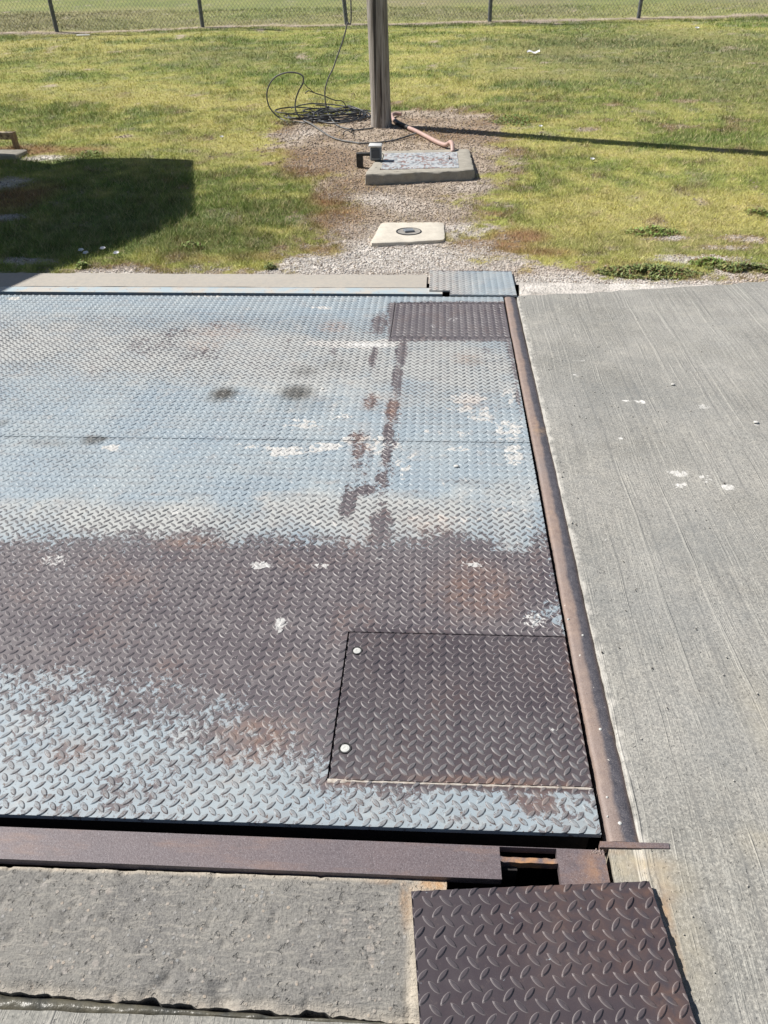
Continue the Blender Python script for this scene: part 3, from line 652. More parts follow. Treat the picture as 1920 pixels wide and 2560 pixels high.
web = (V[:, 0] > xa+.004) & (V[:, 0] < xb-.004) & (V[:, 1] < (y1+y2)/2)
V[:, 2] -= np.where(web, .003, 0)
rst = np.where(web, 1.0, 0)+.6*np.exp(-((V[:, 0]-xr+.02)/.05)**2-((V[:, 1]+.05)/.04)**2)+.35*ss(yb-.02, yb-.08, V[:, 1])
W2 = V.copy(); W2[:, 0] = bB[0]+V[:, 0]*ux[0]+V[:, 1]*uy[0]; W2[:, 1] = bB[1]+V[:, 0]*ux[1]+V[:, 1]*uy[1]
bm_ = empty('steel_beam', (bB[0], bB[1], 0), 'flat purple-brown steel beam with two torch-cut slots along the near edge of the pit', 'steel beam')
mk('top_flange', W2, F, M_beam, bm_, attrs=dict(rust=np.clip(rst, 0, 1)))
mm = MB(); mid = bB[:2]+ux*(-5.6)+uy*(yb*.5); mm.box((mid[0], mid[1], -.10), (10.8, .012, .16), rz=math.atan2(ux[1], ux[0])); mm.build('web', M_under, bm_)
# lumpy weld at the beam's right end
V = []; F = []; wc = G(1500, 2131, .001)
m = MB()
for q in range(22):
    p = wc+np.array([rng.normal(0, .011), rng.normal(0, .0035), 0]); r = rng.uniform(.0015, .0032)
    th = np.linspace(0, 2*math.pi, 7)[:-1]; Vq = [(p[0]+r*math.cos(t), p[1]+r*math.sin(t), p[2]-.001) for t in th]+[(p[0]+.6*r*math.cos(t), p[1]+.6*r*math.sin(t), p[2]+r*.6) for t in th]
    m.add(Vq, [(i, (i+1) % 6, 6+(i+1) % 6, 6+i) for i in range(6)]+[tuple(range(6, 12))])
m.build('weld_bead', M_edge, bm_, attrs=dict(u=np.full(22*12, .3), v=np.zeros(22*12)), smooth=True)

# ---------------------------------------------------------------- near concrete slab, sealant, apron
sl_t0, sl_t1 = G(0, 2165, -.012), G(1110, 2200, -.012); sl_b0, sl_b1 = G(0, 2474, -.012), G(1035, 2553, -.012)
xs = np.concatenate([np.linspace(-9, -1.9, 40), lines(-1.85, G(1117, 2205, -.012)[0], .006)]); ts = np.linspace(0, 1, 46)
X, T = np.meshgrid(xs, ts)
def ln(p, q, x): return p[1]+(q[1]-p[1])*(x-p[0])/(q[0]-p[0])
yt = ln(sl_t0, sl_t1, X)+.004*(fbm(X, 0*X, 40, 3)-.5); ybm = ln(sl_b0, sl_b1, X)+.012*(fbm(X, 0*X, 7, 5)-.5)+.012*(fbm(X, 0*X, 55, 6)-.5)+.007*ss(.64, .72, fbm(X, 0*X, 12, 8, 2))
Y = ybm+(yt-ybm)*T
Z = -.011+(fbm(X, Y, 5, 7)-.5)*.0022+(fbm(X, Y, 70, 9)-.5)*.0018-.004*ss(.72, .78, fbm(X, Y, 38, 19, 2))
Z -= .010*ss(.10, .0, T)*(.3+1.2*fbm(X, Y, 20, 13)) + .003*ss(.93, 1., T)
for (px, py, r) in ((262, 2288, .006), (405, 2455, .014), (545, 2470, .018), (420, 2440, .01), (560, 2500, .02)):
    c = G(px, py, -.011); Z -= .010*np.exp(-(((X-c[0])/r)**2+((Y-c[1])/(r*.7))**2))
crk = [G(268, 2320, -.01), G(262, 2380, -.01), G(256, 2430, -.01), G(243, 2486, -.01)]
for i in range(3):
    a, b = crk[i][:2], crk[i+1][:2]; e = b-a; t = np.clip(((X-a[0])*e[0]+(Y-a[1])*e[1])/(e@e), 0, 1); dd = np.hypot(X-a[0]-e[0]*t, Y-a[1]-e[1]*t); Z -= .004*np.exp(-(dd/.0025)**2)
ny, nx = X.shape; V = np.stack([X, Y, Z], -1).reshape(-1, 3); idx = np.arange(nx*ny).reshape(ny, nx)
F = np.stack([idx[:-1, :-1], idx[:-1, 1:], idx[1:, 1:], idx[1:, :-1]], -1).reshape(-1, 4)
def skirt(V, F, loop, dz):
    n = len(V); L = np.array(loop); B = V[L].copy(); Vt = V[L].copy(); B[:, 2] -= dz; m_ = len(L)
    Fw = np.array([(n+i, n+m_+i, n+m_+i+1, n+i+1) for i in range(m_-1)])
    return np.vstack([V, Vt, B]), np.vstack([F, Fw])
n0 = len(V)
V, F = skirt(V, F, list(idx[0, :]), .12); V, F = skirt(V, F, list(idx[:, -1]), .12); V, F = skirt(V, F, list(idx[-1, ::-1]), .12)
edge = np.zeros(len(V)); edge[:n0] = (np.clip(ss(.955, 1.0, T)+.45*ss(.09, .02, T), 0, 1)).ravel()
edge[:n0] = np.maximum(edge[:n0], (ss(G(1005, 2400, -.01)[0], G(1030, 2400, -.01)[0], X)*.85).ravel())
edge = np.where(V[:, 2] < -.06, 0, edge)
rs = blobs(V[:, 0], V[:, 1], [(930, 1905, 40, 14, 1), (880, 1925, 14, 60, .5), (860, 1900, 60, 8, .4)])
sb = mk('concrete_slab', V, F, M_rough, attrs=dict(edge=edge, rust=rs), smooth=True)
tag(sb, 'rough worn grey concrete slab with exposed stones at the near left', 'concrete slab')
# sealant bead
m = MB(); V = []; F = []; n = 420; k = 9
for i in range(n):
    x = -2.6+i*(2.63/(n-1)); a = ln(sl_b0, sl_b1, x)-.003; b = ln(G(0, 2523, -.02), G(1000, 2560, -.02), x)-.004
    for j in range(k):
        t = j/(k-1); y = a+(b-a)*t+.004*(float(vn(x, t*.1, 30, 7))-.5)
        z = -.030+.013*math.sin(math.pi*t)**.6+.006*(float(fbm(x+t*.02, t*.04, 45, 8))-.5)-.008*max(0, float(vn(x, 0, 6, 19))-.55)*(1-t)
        V.append((x, y, z))
for i in range(n-1):
    for j in range(k-1): F.append((i*k+j, i*k+j+1, (i+1)*k+j+1, (i+1)*k+j))
tag(mk('joint_sealant', V, F, M_seal, smooth=True), 'glossy olive black joint sealant strip below the rough slab', 'joint sealant')
q0, q1 = G(0, 2523, -.014), G(1000, 2560, -.014)
V, F = gridslab(np.concatenate([np.linspace(-9, -1.7, 30), lines(-1.65, .56, .012)]), np.linspace(-2, 0, 60), allT, lambda x, y: -.014+(fbm(x, y, 10, 5)-.5)*.003, .12)
V[:, 1] = V[:, 1]+ln(q0, q1, V[:, 0])+.006*(fbm(V[:, 0], 0*V[:, 0], 22, 9)-.5)*(V[:, 1] > -.05)
V[:, 0] = np.minimum(V[:, 0], .505)
kind(mk('apron', V, F, M_pave, attrs=dict(white=np.zeros(len(V)), rust=np.zeros(len(V)), tan=np.full(len(V), .2), dark=np.full(len(V), .55))), 'structure')

# ---------------------------------------------------------------- loose tread plate
zt = .019; p0 = G(1028, 2228, zt); p1 = G(1623, 2203, zt); p2 = G(1044, 2560, zt)
ex = (p1-p0)[:2]; wL = np.linalg.norm(ex); ex /= wL; ey = np.array([-ex[1], ex[0]]); p3 = G(1737, 2560, zt)
hL = .42
def lx(V):
    Q = V.copy(); sh = V[:, 1]*0; Q[:, 0] = p0[0]+V[:, 0]*ex[0]+V[:, 1]*ey[0]; Q[:, 1] = p0[1]+V[:, 0]*ex[1]+V[:, 1]*ey[1]; return Q
def lattr(V, lug, rim):
    x, y = V[:, 0], V[:, 1]; z = np.zeros(len(V))
    w = blobs(x, y, [(960, 1918, 14, 5, .9), (1035, 1912, 12, 3.5, .9), (1090, 1909, 10, 3, .8), (1150, 1908, 9, 2.5, .8), (900, 1931, 14, 3, .5)])
    return dict(rust=np.ones(len(V)), prim=z, pale=z, oil=z+.0, white=w, orange=blobs(x, y, [(1200, 1925, 260, 10, .45), (1300, 2020, 200, 120, .2), (1440, 2180, 40, 60, .4)]), lugd=z+.25, lug=lug, rim=rim, residue=z, chip=z+.2)
lp = empty('loose_tread_plate', (p0[0], p0[1], 0), 'loose dark brown diamond plate square lying over the pit corner at the bottom right', 'steel plate')
o = plate('plate_sheet', lines(0, wL, .012), lines(-hL, 0, .012), allT, (0, wL, -hL, 0), .0408, .0408, .012, -.004, z=zt, thick=.009, parent=lp, xf=lx, attrf=lattr, seed=9, L=.030, Wd=.0088, H=.0034, ang=45, warp=None)

# ---------------------------------------------------------------- far kerb
k0 = G(0, 683, .0); kb = G(1069, 688, .0); s0 = G(0, 716); s1 = G(1069, 720); e0 = G(0, 729.0); e1 = G(1106, 735.5)
xs = np.concatenate([np.linspace(-10, -4, 14), lines(-3.95, kb[0]-.004, .03)]); ts = np.linspace(0, 1, 9)
X, T = np.meshgrid(xs, ts); ya = ln(s0, s1, X)+.005*(fbm(X, 0*X, 9, 3)-.5); yb2 = ln(k0, kb, X)+.012*(fbm(X, 0*X, 5, 4)-.5)+.006*(fbm(X, 0*X, 30, 4)-.5)
Y = ya+(yb2-ya)*T; Z = .002+(fbm(X, Y, 6, 3)-.5)*.006; ny, nx = X.shape
V = np.stack([X, Y, Z], -1).reshape(-1, 3); idx = np.arange(nx*ny).reshape(ny, nx)
F = np.stack([idx[:-1, :-1], idx[:-1, 1:], idx[1:, 1:], idx[1:, :-1]], -1).reshape(-1, 4)
V, F = skirt(V, F, list(idx[0, :]), .2); V, F = skirt(V, F, list(idx[:, -1]), .2); V, F = skirt(V, F, list(idx[-1, ::-1]), .2)
kerb = empty('concrete_kerb', (-1.5, 4.7, 0), 'low flat concrete kerb with a steel facing strip behind the far side of the platform', 'kerb')
mk('kerb_stone', V, F, M_kerb, kerb, smooth=False)
# steel facing strip
n_ = N('faded_blue_strip'); c = n_.mix(n_.rng(n_.noise(9, 5, .6), .4, .6), (.50, .47, .42), (.40, .47, .50)); c = n_.mix(n_.rng(n_.noise(30, 5, .7), .6, .68), c, (.30, .17, .10)); M_strip = n_.out(c, .6)
xs2 = np.concatenate([np.linspace(-10, -4, 14), lines(-3.95, e1[0], .03)]); X, T = np.meshgrid(xs2, np.linspace(0, 1, 3)); ya2 = ln(e0, e1, X); yb3 = ln(s0, s1, X)-.004
Y = ya2+(yb3-ya2)*T; Z = 0*X+.001; ny, nx = X.shape; V = np.stack([X, Y, Z], -1).reshape(-1, 3); idx = np.arange(nx*ny).reshape(ny, nx)
F = np.stack([idx[:-1, :-1], idx[:-1, 1:], idx[1:, 1:], idx[1:, :-1]], -1).reshape(-1, 4); V, F = skirt(V, F, list(idx[0, :]), .05); V, F = skirt(V, F, list(idx[:, -1]), .05)
mk('facing_strip', V, F, M_strip, kerb)

# blue cover plate beside the kerb
zc = .010; cc = [G(1073, 724.5, zc), G(1124.5, 726, zc), G(1124.5, 738, zc), G(1293, 738.5, zc), G(1277, 675, zc), G(1071, 678, zc)]
cx0, cx1 = cc[0][0], .5*(cc[3][0]+cc[4][0]); cy0, cy1 = cc[3][1], .5*(cc[4][1]+cc[5][1]); nx1, nyn = cc[2][0], cc[1][1]
def ck(x, y): return ~((x < nx1) & (y < nyn))
def cattr(V, lug, rim):
    x, y = V[:, 0], V[:, 1]; z = np.zeros(len(V))
    return dict(rust=.75*ss(cy1-.05, cy1+.01, y)+.25*ss(.1, -.06, x)*0, prim=ss(.25, -.05, x)*.42, pale=ss(.3, .0, x)*.9+.3, oil=z, white=z, orange=ss(.3, 0, x)*.35, lugd=z+.55*ss(.45, .1, x)+.15, lug=lug, rim=rim, residue=z, chip=z+.4)
cp = empty('blue_cover_plate', (.25, 4.75, 0), 'small faded blue diamond plate cover lying on the gravel at the kerb end', 'cover plate')
plate('plate_sheet', lines(cx0, cx1, .014, (nx1,)), lines(cy0, cy1, .014, (nyn,)), ck, (cx0, cx1, cy0, cy1), .041, .038, cx0+.01, cy0+.01, holes=((cx0-1, nx1, cy0-1, nyn),), z=zc, thick=.01, parent=cp, attrf=cattr, seed=12)

# ---------------------------------------------------------------- ground
bare_poly = [tuple(D(a, b)[:2]) for a, b in [(-600, 600), (-200, 590), (120, 586), (420, 583), (560, 578), (620, 560), (690, 545), (735, 520), (705, 490), (700, 465), (735, 440), (700, 400), (665, 370), (640, 345), (590, 325), (585, 290), (620, 270), (700, 258), (780, 250), (860, 240), (960, 236), (1060, 246), (1105, 268), (1110, 295), (1075, 320), (1095, 350), (1085, 395), (1015, 430), (1040, 465), (1040, 490), (1000, 510), (1070, 545), (1150, 566), (1250, 585), (1380, 604), (1660, 598), (2100, 590), (2100, 900), (-600, 900)]]
BARE = [(1600, 517, 60, 9, .8), (1450, 515, 60, 6, .75), (1500, 560, 110, 9, .8), (1600, 575, 60, 8, .7), (1400, 590, 80, 6, .8), (1480, 218, 30, 4, .8), (1470, 273, 45, 5, .7), (100, 341, 60, 7, .85), (15, 395, 45, 14, .8), (15, 470, 40, 9, .9), (60, 565, 90, 9, .8), (200, 585, 120, 5, .8), (380, 583, 60, 5, .7), (850, 10, 20, 3, .0), (1080, 560, 60, 10, .8), (1560, 535, 80, 6, .6), (560, 408, 10, 3, .7), (60, 440, 60, 12, .5)]
WHITEG = [(640, 575, 300, 30, 1.), (900, 560, 260, 45, 1.), (1300, 620, 400, 34, 1.), (1000, 500, 90, 24, .85), (780, 500, 60, 20, .5), (640, 290, 60, 16, .5), (800, 430, 80, 14, .6), (980, 400, 130, 18, .2), (300, 600, 500, 16, 1.), (1500, 545, 200, 50, .95), (100, 341, 60, 8, 1), (15, 395, 50, 14, .9), (30, 470, 60, 9, .9), (60, 565, 90, 12, .9), (770, 560, 60, 16, .9), (1400, 515, 90, 10, .9), (900, 440, 120, 16, .3)]
BROWN = [(700, 350, 80, 34, .95), (650, 330, 50, 12, .7), (740, 470, 60, 30, .95), (720, 430, 50, 20, .9), (770, 400, 70, 24, .6), (1050, 535, 90, 18, 1.), (1120, 510, 60, 16, .8), (980, 480, 50, 8, .5), (980, 290, 110, 16, .85), (1040, 265, 60, 9, .7), (900, 262, 80, 8, .6), (620, 285, 30, 16, .7), (60, 325, 90, 9, .95), (180, 325, 60, 8, .7), (40, 430, 60, 30, .8), (700, 540, 60, 9, .7), (1060, 300, 50, 14, .6), (760, 500, 40, 14, .8), (450, 560, 120, 10, .35), (580, 555, 50, 10, .5), (1380, 575, 60, 12, .3), (1180, 545, 60, 10, .7), (850, 380, 60, 8, .2), (700, 300, 50, 14, .5)]
GREEN = [(480, 270, 200, 16, 1.), (250, 240, 140, 10, .6), (300, 290, 200, 24, .7), (1040, 262, 80, 9, .7), (1130, 300, 70, 20, .9), (1150, 400, 90, 60, .75), (200, 440, 300, 60, .8), (420, 520, 200, 26, .6), (520, 430, 120, 60, .6), (900, 240, 160, 8, .8), (380, 62, 200, 6, .8), (1400, 380, 200, 30, .5), (640, 395, 60, 30, .5), (500, 165, 90, 12, .7), (260, 110, 90, 8, .6), (150, 330, 60, 6, .4), (1500, 250, 160, 20, .5), (1000, 330, 30, 10, .2)]
DULL = [(1400, 110, 320, 60, .9), (1550, 160, 250, 50, .7), (460, 120, 180, 22, .6), (1250, 170, 150, 30, .6), (1450, 530, 260, 26, .5), (250, 500, 300, 50, .3)]
YEL = [(500, 215, 300, 30, .9), (150, 100, 300, 26, .9), (1000, 190, 200, 40, .9), (1000, 110, 160, 26, .8), (1450, 450, 250, 40, .9), (1150, 250, 150, 20, .6), (560, 320, 120, 12, .9), (560, 500, 140, 24, .6), (1300, 330, 200, 10, .6), (100, 200, 200, 20, .6)]
fb = [GG(px, py) for px, py in ((143, 81), (507, 69), (866, 58), (1224, 52), (1596, 44))]
FX = np.array([p[0] for p in fb]); FY = np.array([p[1] for p in fb])
fs0 = (FY[1]-FY[0])/(FX[1]-FX[0]); fs1 = (FY[-1]-FY[-2])/(FX[-1]-FX[-2])
def fencey(x):
    y = np.interp(x, FX, FY); y = np.where(x < FX[0], FY[0]+(x-FX[0])*fs0*.6, y); return np.where(x > FX[-1], FY[-1]+(x-FX[-1])*fs1, y)
def cover(x, y):
    n1 = fbm(x, y, .9, 51); n2 = fbm(x, y, 4.5, 52); n3 = fbm(x, y, 18, 53, 3)
    stretch = fbm(x*.45, y*1.0, 1.3, 54)
    bare = np.clip(.5-sdpoly(x, y, bare_poly)/.34+(n2-.5)*2.2+(n3-.5)*1.5, 0, 1)
    bare = np.maximum(bare, np.clip(blobs(x, y, BARE, True)*1.25-.25+(n2-.5)*1.0+(n3-.5)*.9, 0, 1))
    fy = fencey(x); fd = y-fy
    strip = np.exp(-((fd+.05+.25*(n1-.5))/.22)**2); bare = np.maximum(bare, np.clip(strip*1.2+(n2-.5)*1.4-.1, 0, 1))
    bare = np.maximum(bare, np.clip((fbm(x, y, 2.2, 77)-.76)*9, 0, .8)*(y > 6))
    white = np.clip(blobs(x, y, WHITEG, True)+(n2-.5)*.5, 0, 1)
    brown = np.clip(blobs(x, y, BROWN, True)*1.35+(n2-.5)*.9*(blobs(x, y, BROWN, True) > .02), 0, 1)
    green = np.clip(blobs(x, y, GREEN, True)*.7+(stretch-.5)*3.0+(n2-.5)*1.9+(n3-.5)*1.4+.24, 0, 1)
    yel = np.clip(blobs(x, y, YEL, True)*.8+(.5-stretch)*2.0+(.5-n2)*2.0+.10, 0, 1)
    rag = np.exp(-((bare-.5)/.32)**2)*np.clip((fbm(x, y, 2.2, 93)-.36)*4, 0, 1)*(y < 11.5); brown = np.maximum(brown, .85*rag)
    dull = np.clip(blobs(x, y, DULL, True)+(n1-.5)*.8, 0, 1)
    return bare, white, brown, green, yel, dull, fd, n2, n3
C_G = np.array([.165, .265, .065]); C_Y = np.array([.74, .66, .235]); C_S = np.array([.80, .64, .38]); C_B = np.array([.42, .25, .13]); C_D = np.array([.23, .245, .12]); C_M = np.array([.41, .46, .115])
def lerp(a, b, t): return a+(b-a)*t[..., None]
def grass_col(x, y, cv, r1):
    bare, white, brown, green, yel, dull, fd, n2, n3 = cv
    c = np.broadcast_to(C_M, x.shape+(3,)).copy()
    c = lerp(c, C_G, np.clip(green+.5*(r1-.5), 0, 1)*.85); c = lerp(c, C_Y, np.clip(yel+.5*(.5-r1), 0, 1)*.75)
    c = lerp(c, C_D, dull*.65); c = lerp(c, C_S, np.clip((n3-.58)*4, 0, 1)*.45); c = lerp(c, C_B, np.maximum(brown, .75*ss(.55, .9, bare))*np.clip(.45+r1, 0, 1))
    c = lerp(c, C_S, np.clip(bare, 0, 1)*.35*(1-brown)*(1-green))
    beyond = ss(-.1, .3, fd); c = lerp(c, np.array([.37, .41, .17]), beyond*.6)
    pink = beyond*np.clip(.3+1.6*(fbm(x, y, .35, 91)-.45)*2, 0, 1); c = lerp(c, np.array([.46, .36, .25]), np.clip(pink, 0, 1)*.45)
    return c
# ground sheet
ysg = [4.02]; 
while ysg[-1] < 320: ysg.append(ysg[-1]+max(.022, (ysg[-1]-4.4)*.014 if ysg[-1] < 40 else ysg[-1]*.05))
ysg = np.array(ysg); ug = np.linspace(-1, 1, 420)
XX = []; 
for yy in ysg: XX.append(np.sign(ug)*np.abs(ug)**1.15*(5.0+.75*yy if yy < 60 else 50+1.2*(yy-60))-.25)
X = np.array(XX); Y = np.repeat(ysg[:, None], len(ug), 1)
cv = cover(X.ravel(), Y.ravel()); x1, y1_ = X.ravel(), Y.ravel()
gc = grass_col(x1, y1_, cv, fbm(x1, y1_, 9, 61)); bare, white, brown = cv[0], cv[1], cv[2]
soil = lerp(np.broadcast_to(np.array([.53, .43, .335]), gc.shape), np.array([.80, .745, .68]), white)
soil = lerp(soil, np.array([.34, .23, .15]), np.clip(brown*.8, 0, 1)*(1-white*.6))
soil = soil*(.62+.76*fbm(x1, y1_, 11, 66, 3))[:, None]
gcol = lerp(gc*.80, soil, np.clip(bare*1.3-.1, 0, 1))
Z = gz(x1, y1_)+(fbm(x1, y1_, .5, 71)-.5)*.10*ss(11, 15, y1_)+(fbm(x1, y1_, 7, 72)-.5)*.012*ss(4.8, 5.4, y1_)
def gh(x, y): return gz(x, y)+(fbm(x, y, .5, 71)-.5)*.10*ss(11, 15, y)+(fbm(x, y, 7, 72)-.5)*.012*ss(4.8, 5.4, y)
nx = len(ug); idx = np.arange(len(x1)).reshape(len(ysg), nx); F = np.stack([idx[:-1, :-1], idx[:-1, 1:], idx[1:, 1:], idx[1:, :-1]], -1).reshape(-1, 4)
F = F[~((x1[F].mean(1) < .535) & (y1_[F].min(1) < 4.72))]
kind(mk('ground', np.stack([x1, y1_, Z], 1), F, M_ground, cols=gcol, smooth=True), 'structure')
# grass blades
def scatter(n, y0, y1, pw, seed, marg=1.18):
    r = np.random.default_rng(seed); u = r.random(n); q = 1-pw
    y = (y0**q+(y1**q-y0**q)*u)**(1/q)
    hw = y*(960/1850)*1.06*marg+.35; x = (r.random(n)*2-1)*hw-.0725*y
    return x, y, r
keep_out = []
def blades(n, y0, y1, pw, seed, hmul=1.):
    x, y, r = scatter(n, y0, y1, pw, seed)
    cv = cover(x, y); bare = cv[0]; brown = cv[2]
    pk = np.clip(1.05-bare*1.0+.6*brown+.12*bare-.45*cv[1]*bare, 0.015, 1)
    hid = (x > .3) & (y < backline(x)+.02)
    for (cx, cy, rx, ry) in keep_out: hid |= (abs(x-cx) < rx) & (abs(y-cy) < ry)
    ok = (r.random(n) < pk) & ~hid & (y > 4.83+.0*x)
    x, y = x[ok], y[ok]; cv = tuple(c[ok] for c in cv); n = len(x)
    r1 = r.random(n); c = grass_col(x, y, cv, r1)*(.66+.68*r.random((n, 1)))*(.50+1.0*fbm(x, y, 13, 83, 2))[:, None]
    dead = r.random(n) < .16; c[dead] = lerp(c[dead], C_S, np.full(dead.sum(), .7))
    tall = (cv[3]*.6+.5+.5*(fbm(x, y, 3, 81)-.3))*(.45+1.1*fbm(x, y, 11, 82, 2))
    h = (.020+.028*r.random(n))*tall*hmul*(1-.45*cv[0])*(1+.012*(y-5)); w = np.maximum(.0034, .00062*y)*(0.7+.6*r.random(n))
    az = r.random(n)*2*math.pi; lean = h*(.3+1.1*r.random(n)); az2 = r.random(n)*2*math.pi
    z = gh(x, y)-.003
    dx, dy = np.cos(az)*w/2, np.sin(az)*w/2
    V = np.empty((n, 3, 3)); V[:, 0] = np.stack([x-dx, y-dy, z], 1); V[:, 1] = np.stack([x+dx, y+dy, z], 1); V[:, 2] = np.stack([x+np.cos(az2)*lean, y+np.sin(az2)*lean, z+h], 1)
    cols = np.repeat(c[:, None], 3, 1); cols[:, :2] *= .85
    return V.reshape(-1, 3), cols.reshape(-1, 3)
NB = 560000
Va, ca_ = blades(NB, 4.8, 22, 1.55, 5)
F = np.arange(len(Va)).reshape(-1, 3)
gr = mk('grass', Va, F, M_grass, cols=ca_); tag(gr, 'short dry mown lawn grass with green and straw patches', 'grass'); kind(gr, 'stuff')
# limestone chips
def chips(n, seed):
    x, y, r = scatter(n, 4.76, 10.2, 2.6, seed, 1.05)
    cv = cover(x, y); p = np.clip(cv[0]*1.3-.15, 0, 1)*np.clip(.75+cv[1], 0, 1)
    hid = (x > .3) & (y < backline(x)-.03)
    hid |= (x < kb[0]) & (y < 4.87)
    hid |= (x > cx0-.01) & (x < cx1+.01) & (y < cy1-.02)
    for (a, b, rx, ry) in keep_out: hid |= (abs(x-a) < rx) & (abs(y-b) < ry)
    ok = (r.random(n) < p) & ~hid; x, y = x[ok], y[ok]; wht = cv[1][ok]; n = len(x)
    s = (.003+.0055*r.random(n)**2.5)*np.clip(y/5.4, 1, 1.9)
    base = np.array([[1, 0, 0], [-1, 0, 0], [0, 1, 0], [0, -1, 0], [0, 0, 1], [0, 0, -1]], float)
    V = base[None]*(s[:, None, None])*(.65+.7*r.random((n, 6, 1))); V[..., 2] *= .7
    a = r.random(n)*6.28; ca, sa = np.cos(a)[:, None], np.sin(a)[:, None]
    Xr = V[..., 0]*ca-V[..., 1]*sa+V[..., 2]*.5; Yr = V[..., 0]*sa+V[..., 1]*ca
    V = np.stack([Xr+x[:, None], Yr+y[:, None], V[..., 2]+gh(x, y)[:, None]+s[:, None]*.35], -1)
    f = np.array([(0, 2, 4), (2, 1, 4), (1, 3, 4), (3, 0, 4), (2, 0, 5), (1, 2, 5), (3, 1, 5), (0, 3, 5)])
    F = (f[None]+(np.arange(n)*6)[:, None, None]).reshape(-1, 3)
    t = r.random((n, 1)); c = np.array([.84, .765, .70])*(.68+.4*t)+np.array([.02, -.0, -.02])*r.standard_normal((n, 1)); c = c*(.60+.40*np.clip(wht*1.3, 0, 1))[:, None]*(np.array([1, .88, .77])+(1-np.array([1, .88, .77]))*np.clip(wht, 0, 1)[:, None])
    gy = r.random(n) < .13; c[gy] = np.array([.30, .24, .19])
    return V.reshape(-1, 3), F, np.repeat(np.clip(c, 0, .85), 6, 0)

# ---------------------------------------------------------------- things on the lawn
def C3(cx, cy): return 640+cx/2.592, 150+cy/2.592
def C2(cx, cy): return 850+cx/4.1475, 340+cy/4.1475
def C6(cx, cy): return 640+cx/5.184, 150+cy/5.184
# utility pole
pb = GG(824*S, 272*S); ptop = GY(814*S, 0, pb[1]); wpx = (GY(845*S, 272*S, pb[1])[0]-GY(803*S, 272*S, pb[1])[0])/2
dirp = (ptop-pb); dirp = dirp/dirp[2]
pole = empty('utility_pole', pb, 'tall weathered grey wooden utility pole rising from a bare dirt patch', 'utility pole')
pts = [pb+dirp*h for h in np.concatenate([[-.3], np.linspace(0, 2.2, 45), np.linspace(2.6, 8.2, 10)])]
n = 40; V = []; F = []
for i, p in enumerate(pts):
    h = p[2]-pb[2]
    for k in range(n):
        a = 2*math.pi*k/n; r = (wpx*(1-.02*max(h, 0)))*(1+.035*(float(vn(math.cos(a)*2+5, math.sin(a)*2+h*.3, 2.5, 3))-.5)+.02*(float(vn(a*6, h*.6, 1.5, 4))-.5)); r *= 1+.10*math.exp(-max(h, 0)/.10)
        V.append((p[0]+r*math.cos(a), p[1]+r*math.sin(a), p[2]))
for i in range(len(pts)-1):
    for k in range(n): F.append((i*n+k, i*n+(k+1) % n, (i+1)*n+(k+1) % n, (i+1)*n+k))
F.append(tuple(range((len(pts)-1)*n, len(pts)*n)))
mk('pole_shaft', V, F, M_wood, pole, smooth=True)
# handhole slab, built level, from its measured corners
sa = GG(*C3(700, 782)); fzr = sa[2]
ztop = sa[2]+.085
A1, A2, A3, A4 = G(*C2(250, 400), ztop), G(*C2(1392, 352), ztop), G(*C2(1345, 132), ztop), G(*C2(435, 152), ztop)
def quadslab(A, z0, z1, n, jit, bev, seed):
    """rounded, slightly ragged cast slab from four top corners"""
    A = [np.array(a[:2]) for a in A]; cen = sum(A)/4; out = []
    for i in range(4):
        a, b = A[i], A[(i+1) % 4]
        for t in np.linspace(0, 1, n, endpoint=False): out.append(a+(b-a)*t)
    out = np.array(out); m_ = len(out); r = np.random.default_rng(seed)
    cr = np.min([np.hypot(*(out-a).T) for a in A], axis=0); pull = np.clip(1-cr/.05, 0, 1)[:, None]*.016
    d = out-cen; d /= np.linalg.norm(d, axis=1)[:, None]; out = out-d*pull
    V = []; rings = [(z0, .006, 1.5), (z0+(z1-z0)*.45, .003, 1.5), (z1-bev, 0., 1.), (z1-bev*.3, -bev*.4, .7), (z1, -bev*1.2, .5), (z1+.001, -.08, .0)]
    for k, (z, off, jm) in enumerate(rings):
        j = (r.random((m_, 1))-.5)*jit*jm; j = (j+np.roll(j, 1, 0))/1.5
        P_ = out+d*(off+j); V += [(p[0], p[1], z+(r.random()-.5)*jit*.25*(k > 0)) for p in P_]
    F = [(k*m_+i, k*m_+(i+1) % m_, (k+1)*m_+(i+1) % m_, (k+1)*m_+i) for k in range(len(rings)-1) for i in range(m_)]
    F.append(tuple(range((len(rings)-1)*m_, len(rings)*m_)))
    return V, F
hs = empty('handhole', ((A1[0]+A3[0])/2, (A1[1]+A3[1])/2, sa[2]), 'raised grey concrete handhole slab with a rusty patched metal lid in front of the pole', 'handhole')
V, F = quadslab((A1, A2, A3, A4), fzr-.08, ztop, 30, .016, .014, 3); mk('slab_base', V, F, M_slab, hs, auto=40)
zl = ztop+.004; L1, L2, L3, L4 = G(*C2(425, 346), zl), G(*C2(1232, 326), zl), G(*C2(1215, 166), zl), G(*C2(462, 178), zl)
n_ = N('patched_lid_paint'); v = n_.map((45, 26, 1)); ck_ = n_.vor(1, v=v, out='Color'); sp = n_.new('ShaderNodeSeparateColor'); n_.lk(ck_, sp.inputs[0])
c = n_.mix(n_.rng(n_.noise(40, 3), .4, .6), (.42, .44, .45), (.52, .53, .53)); c = n_.mix(n_.math('MULTIPLY', n_.rng(sp.outputs[0], .62, .66), n_.rng(n_.noise(9, 3, .6), .4, .52)), c, (.26, .17, .15))
c = n_.mix(n_.math('MULTIPLY', n_.rng(sp.outputs[1], .72, .76), .7), c, (.20, .22, .24)); M_lid = n_.out(c, .5)
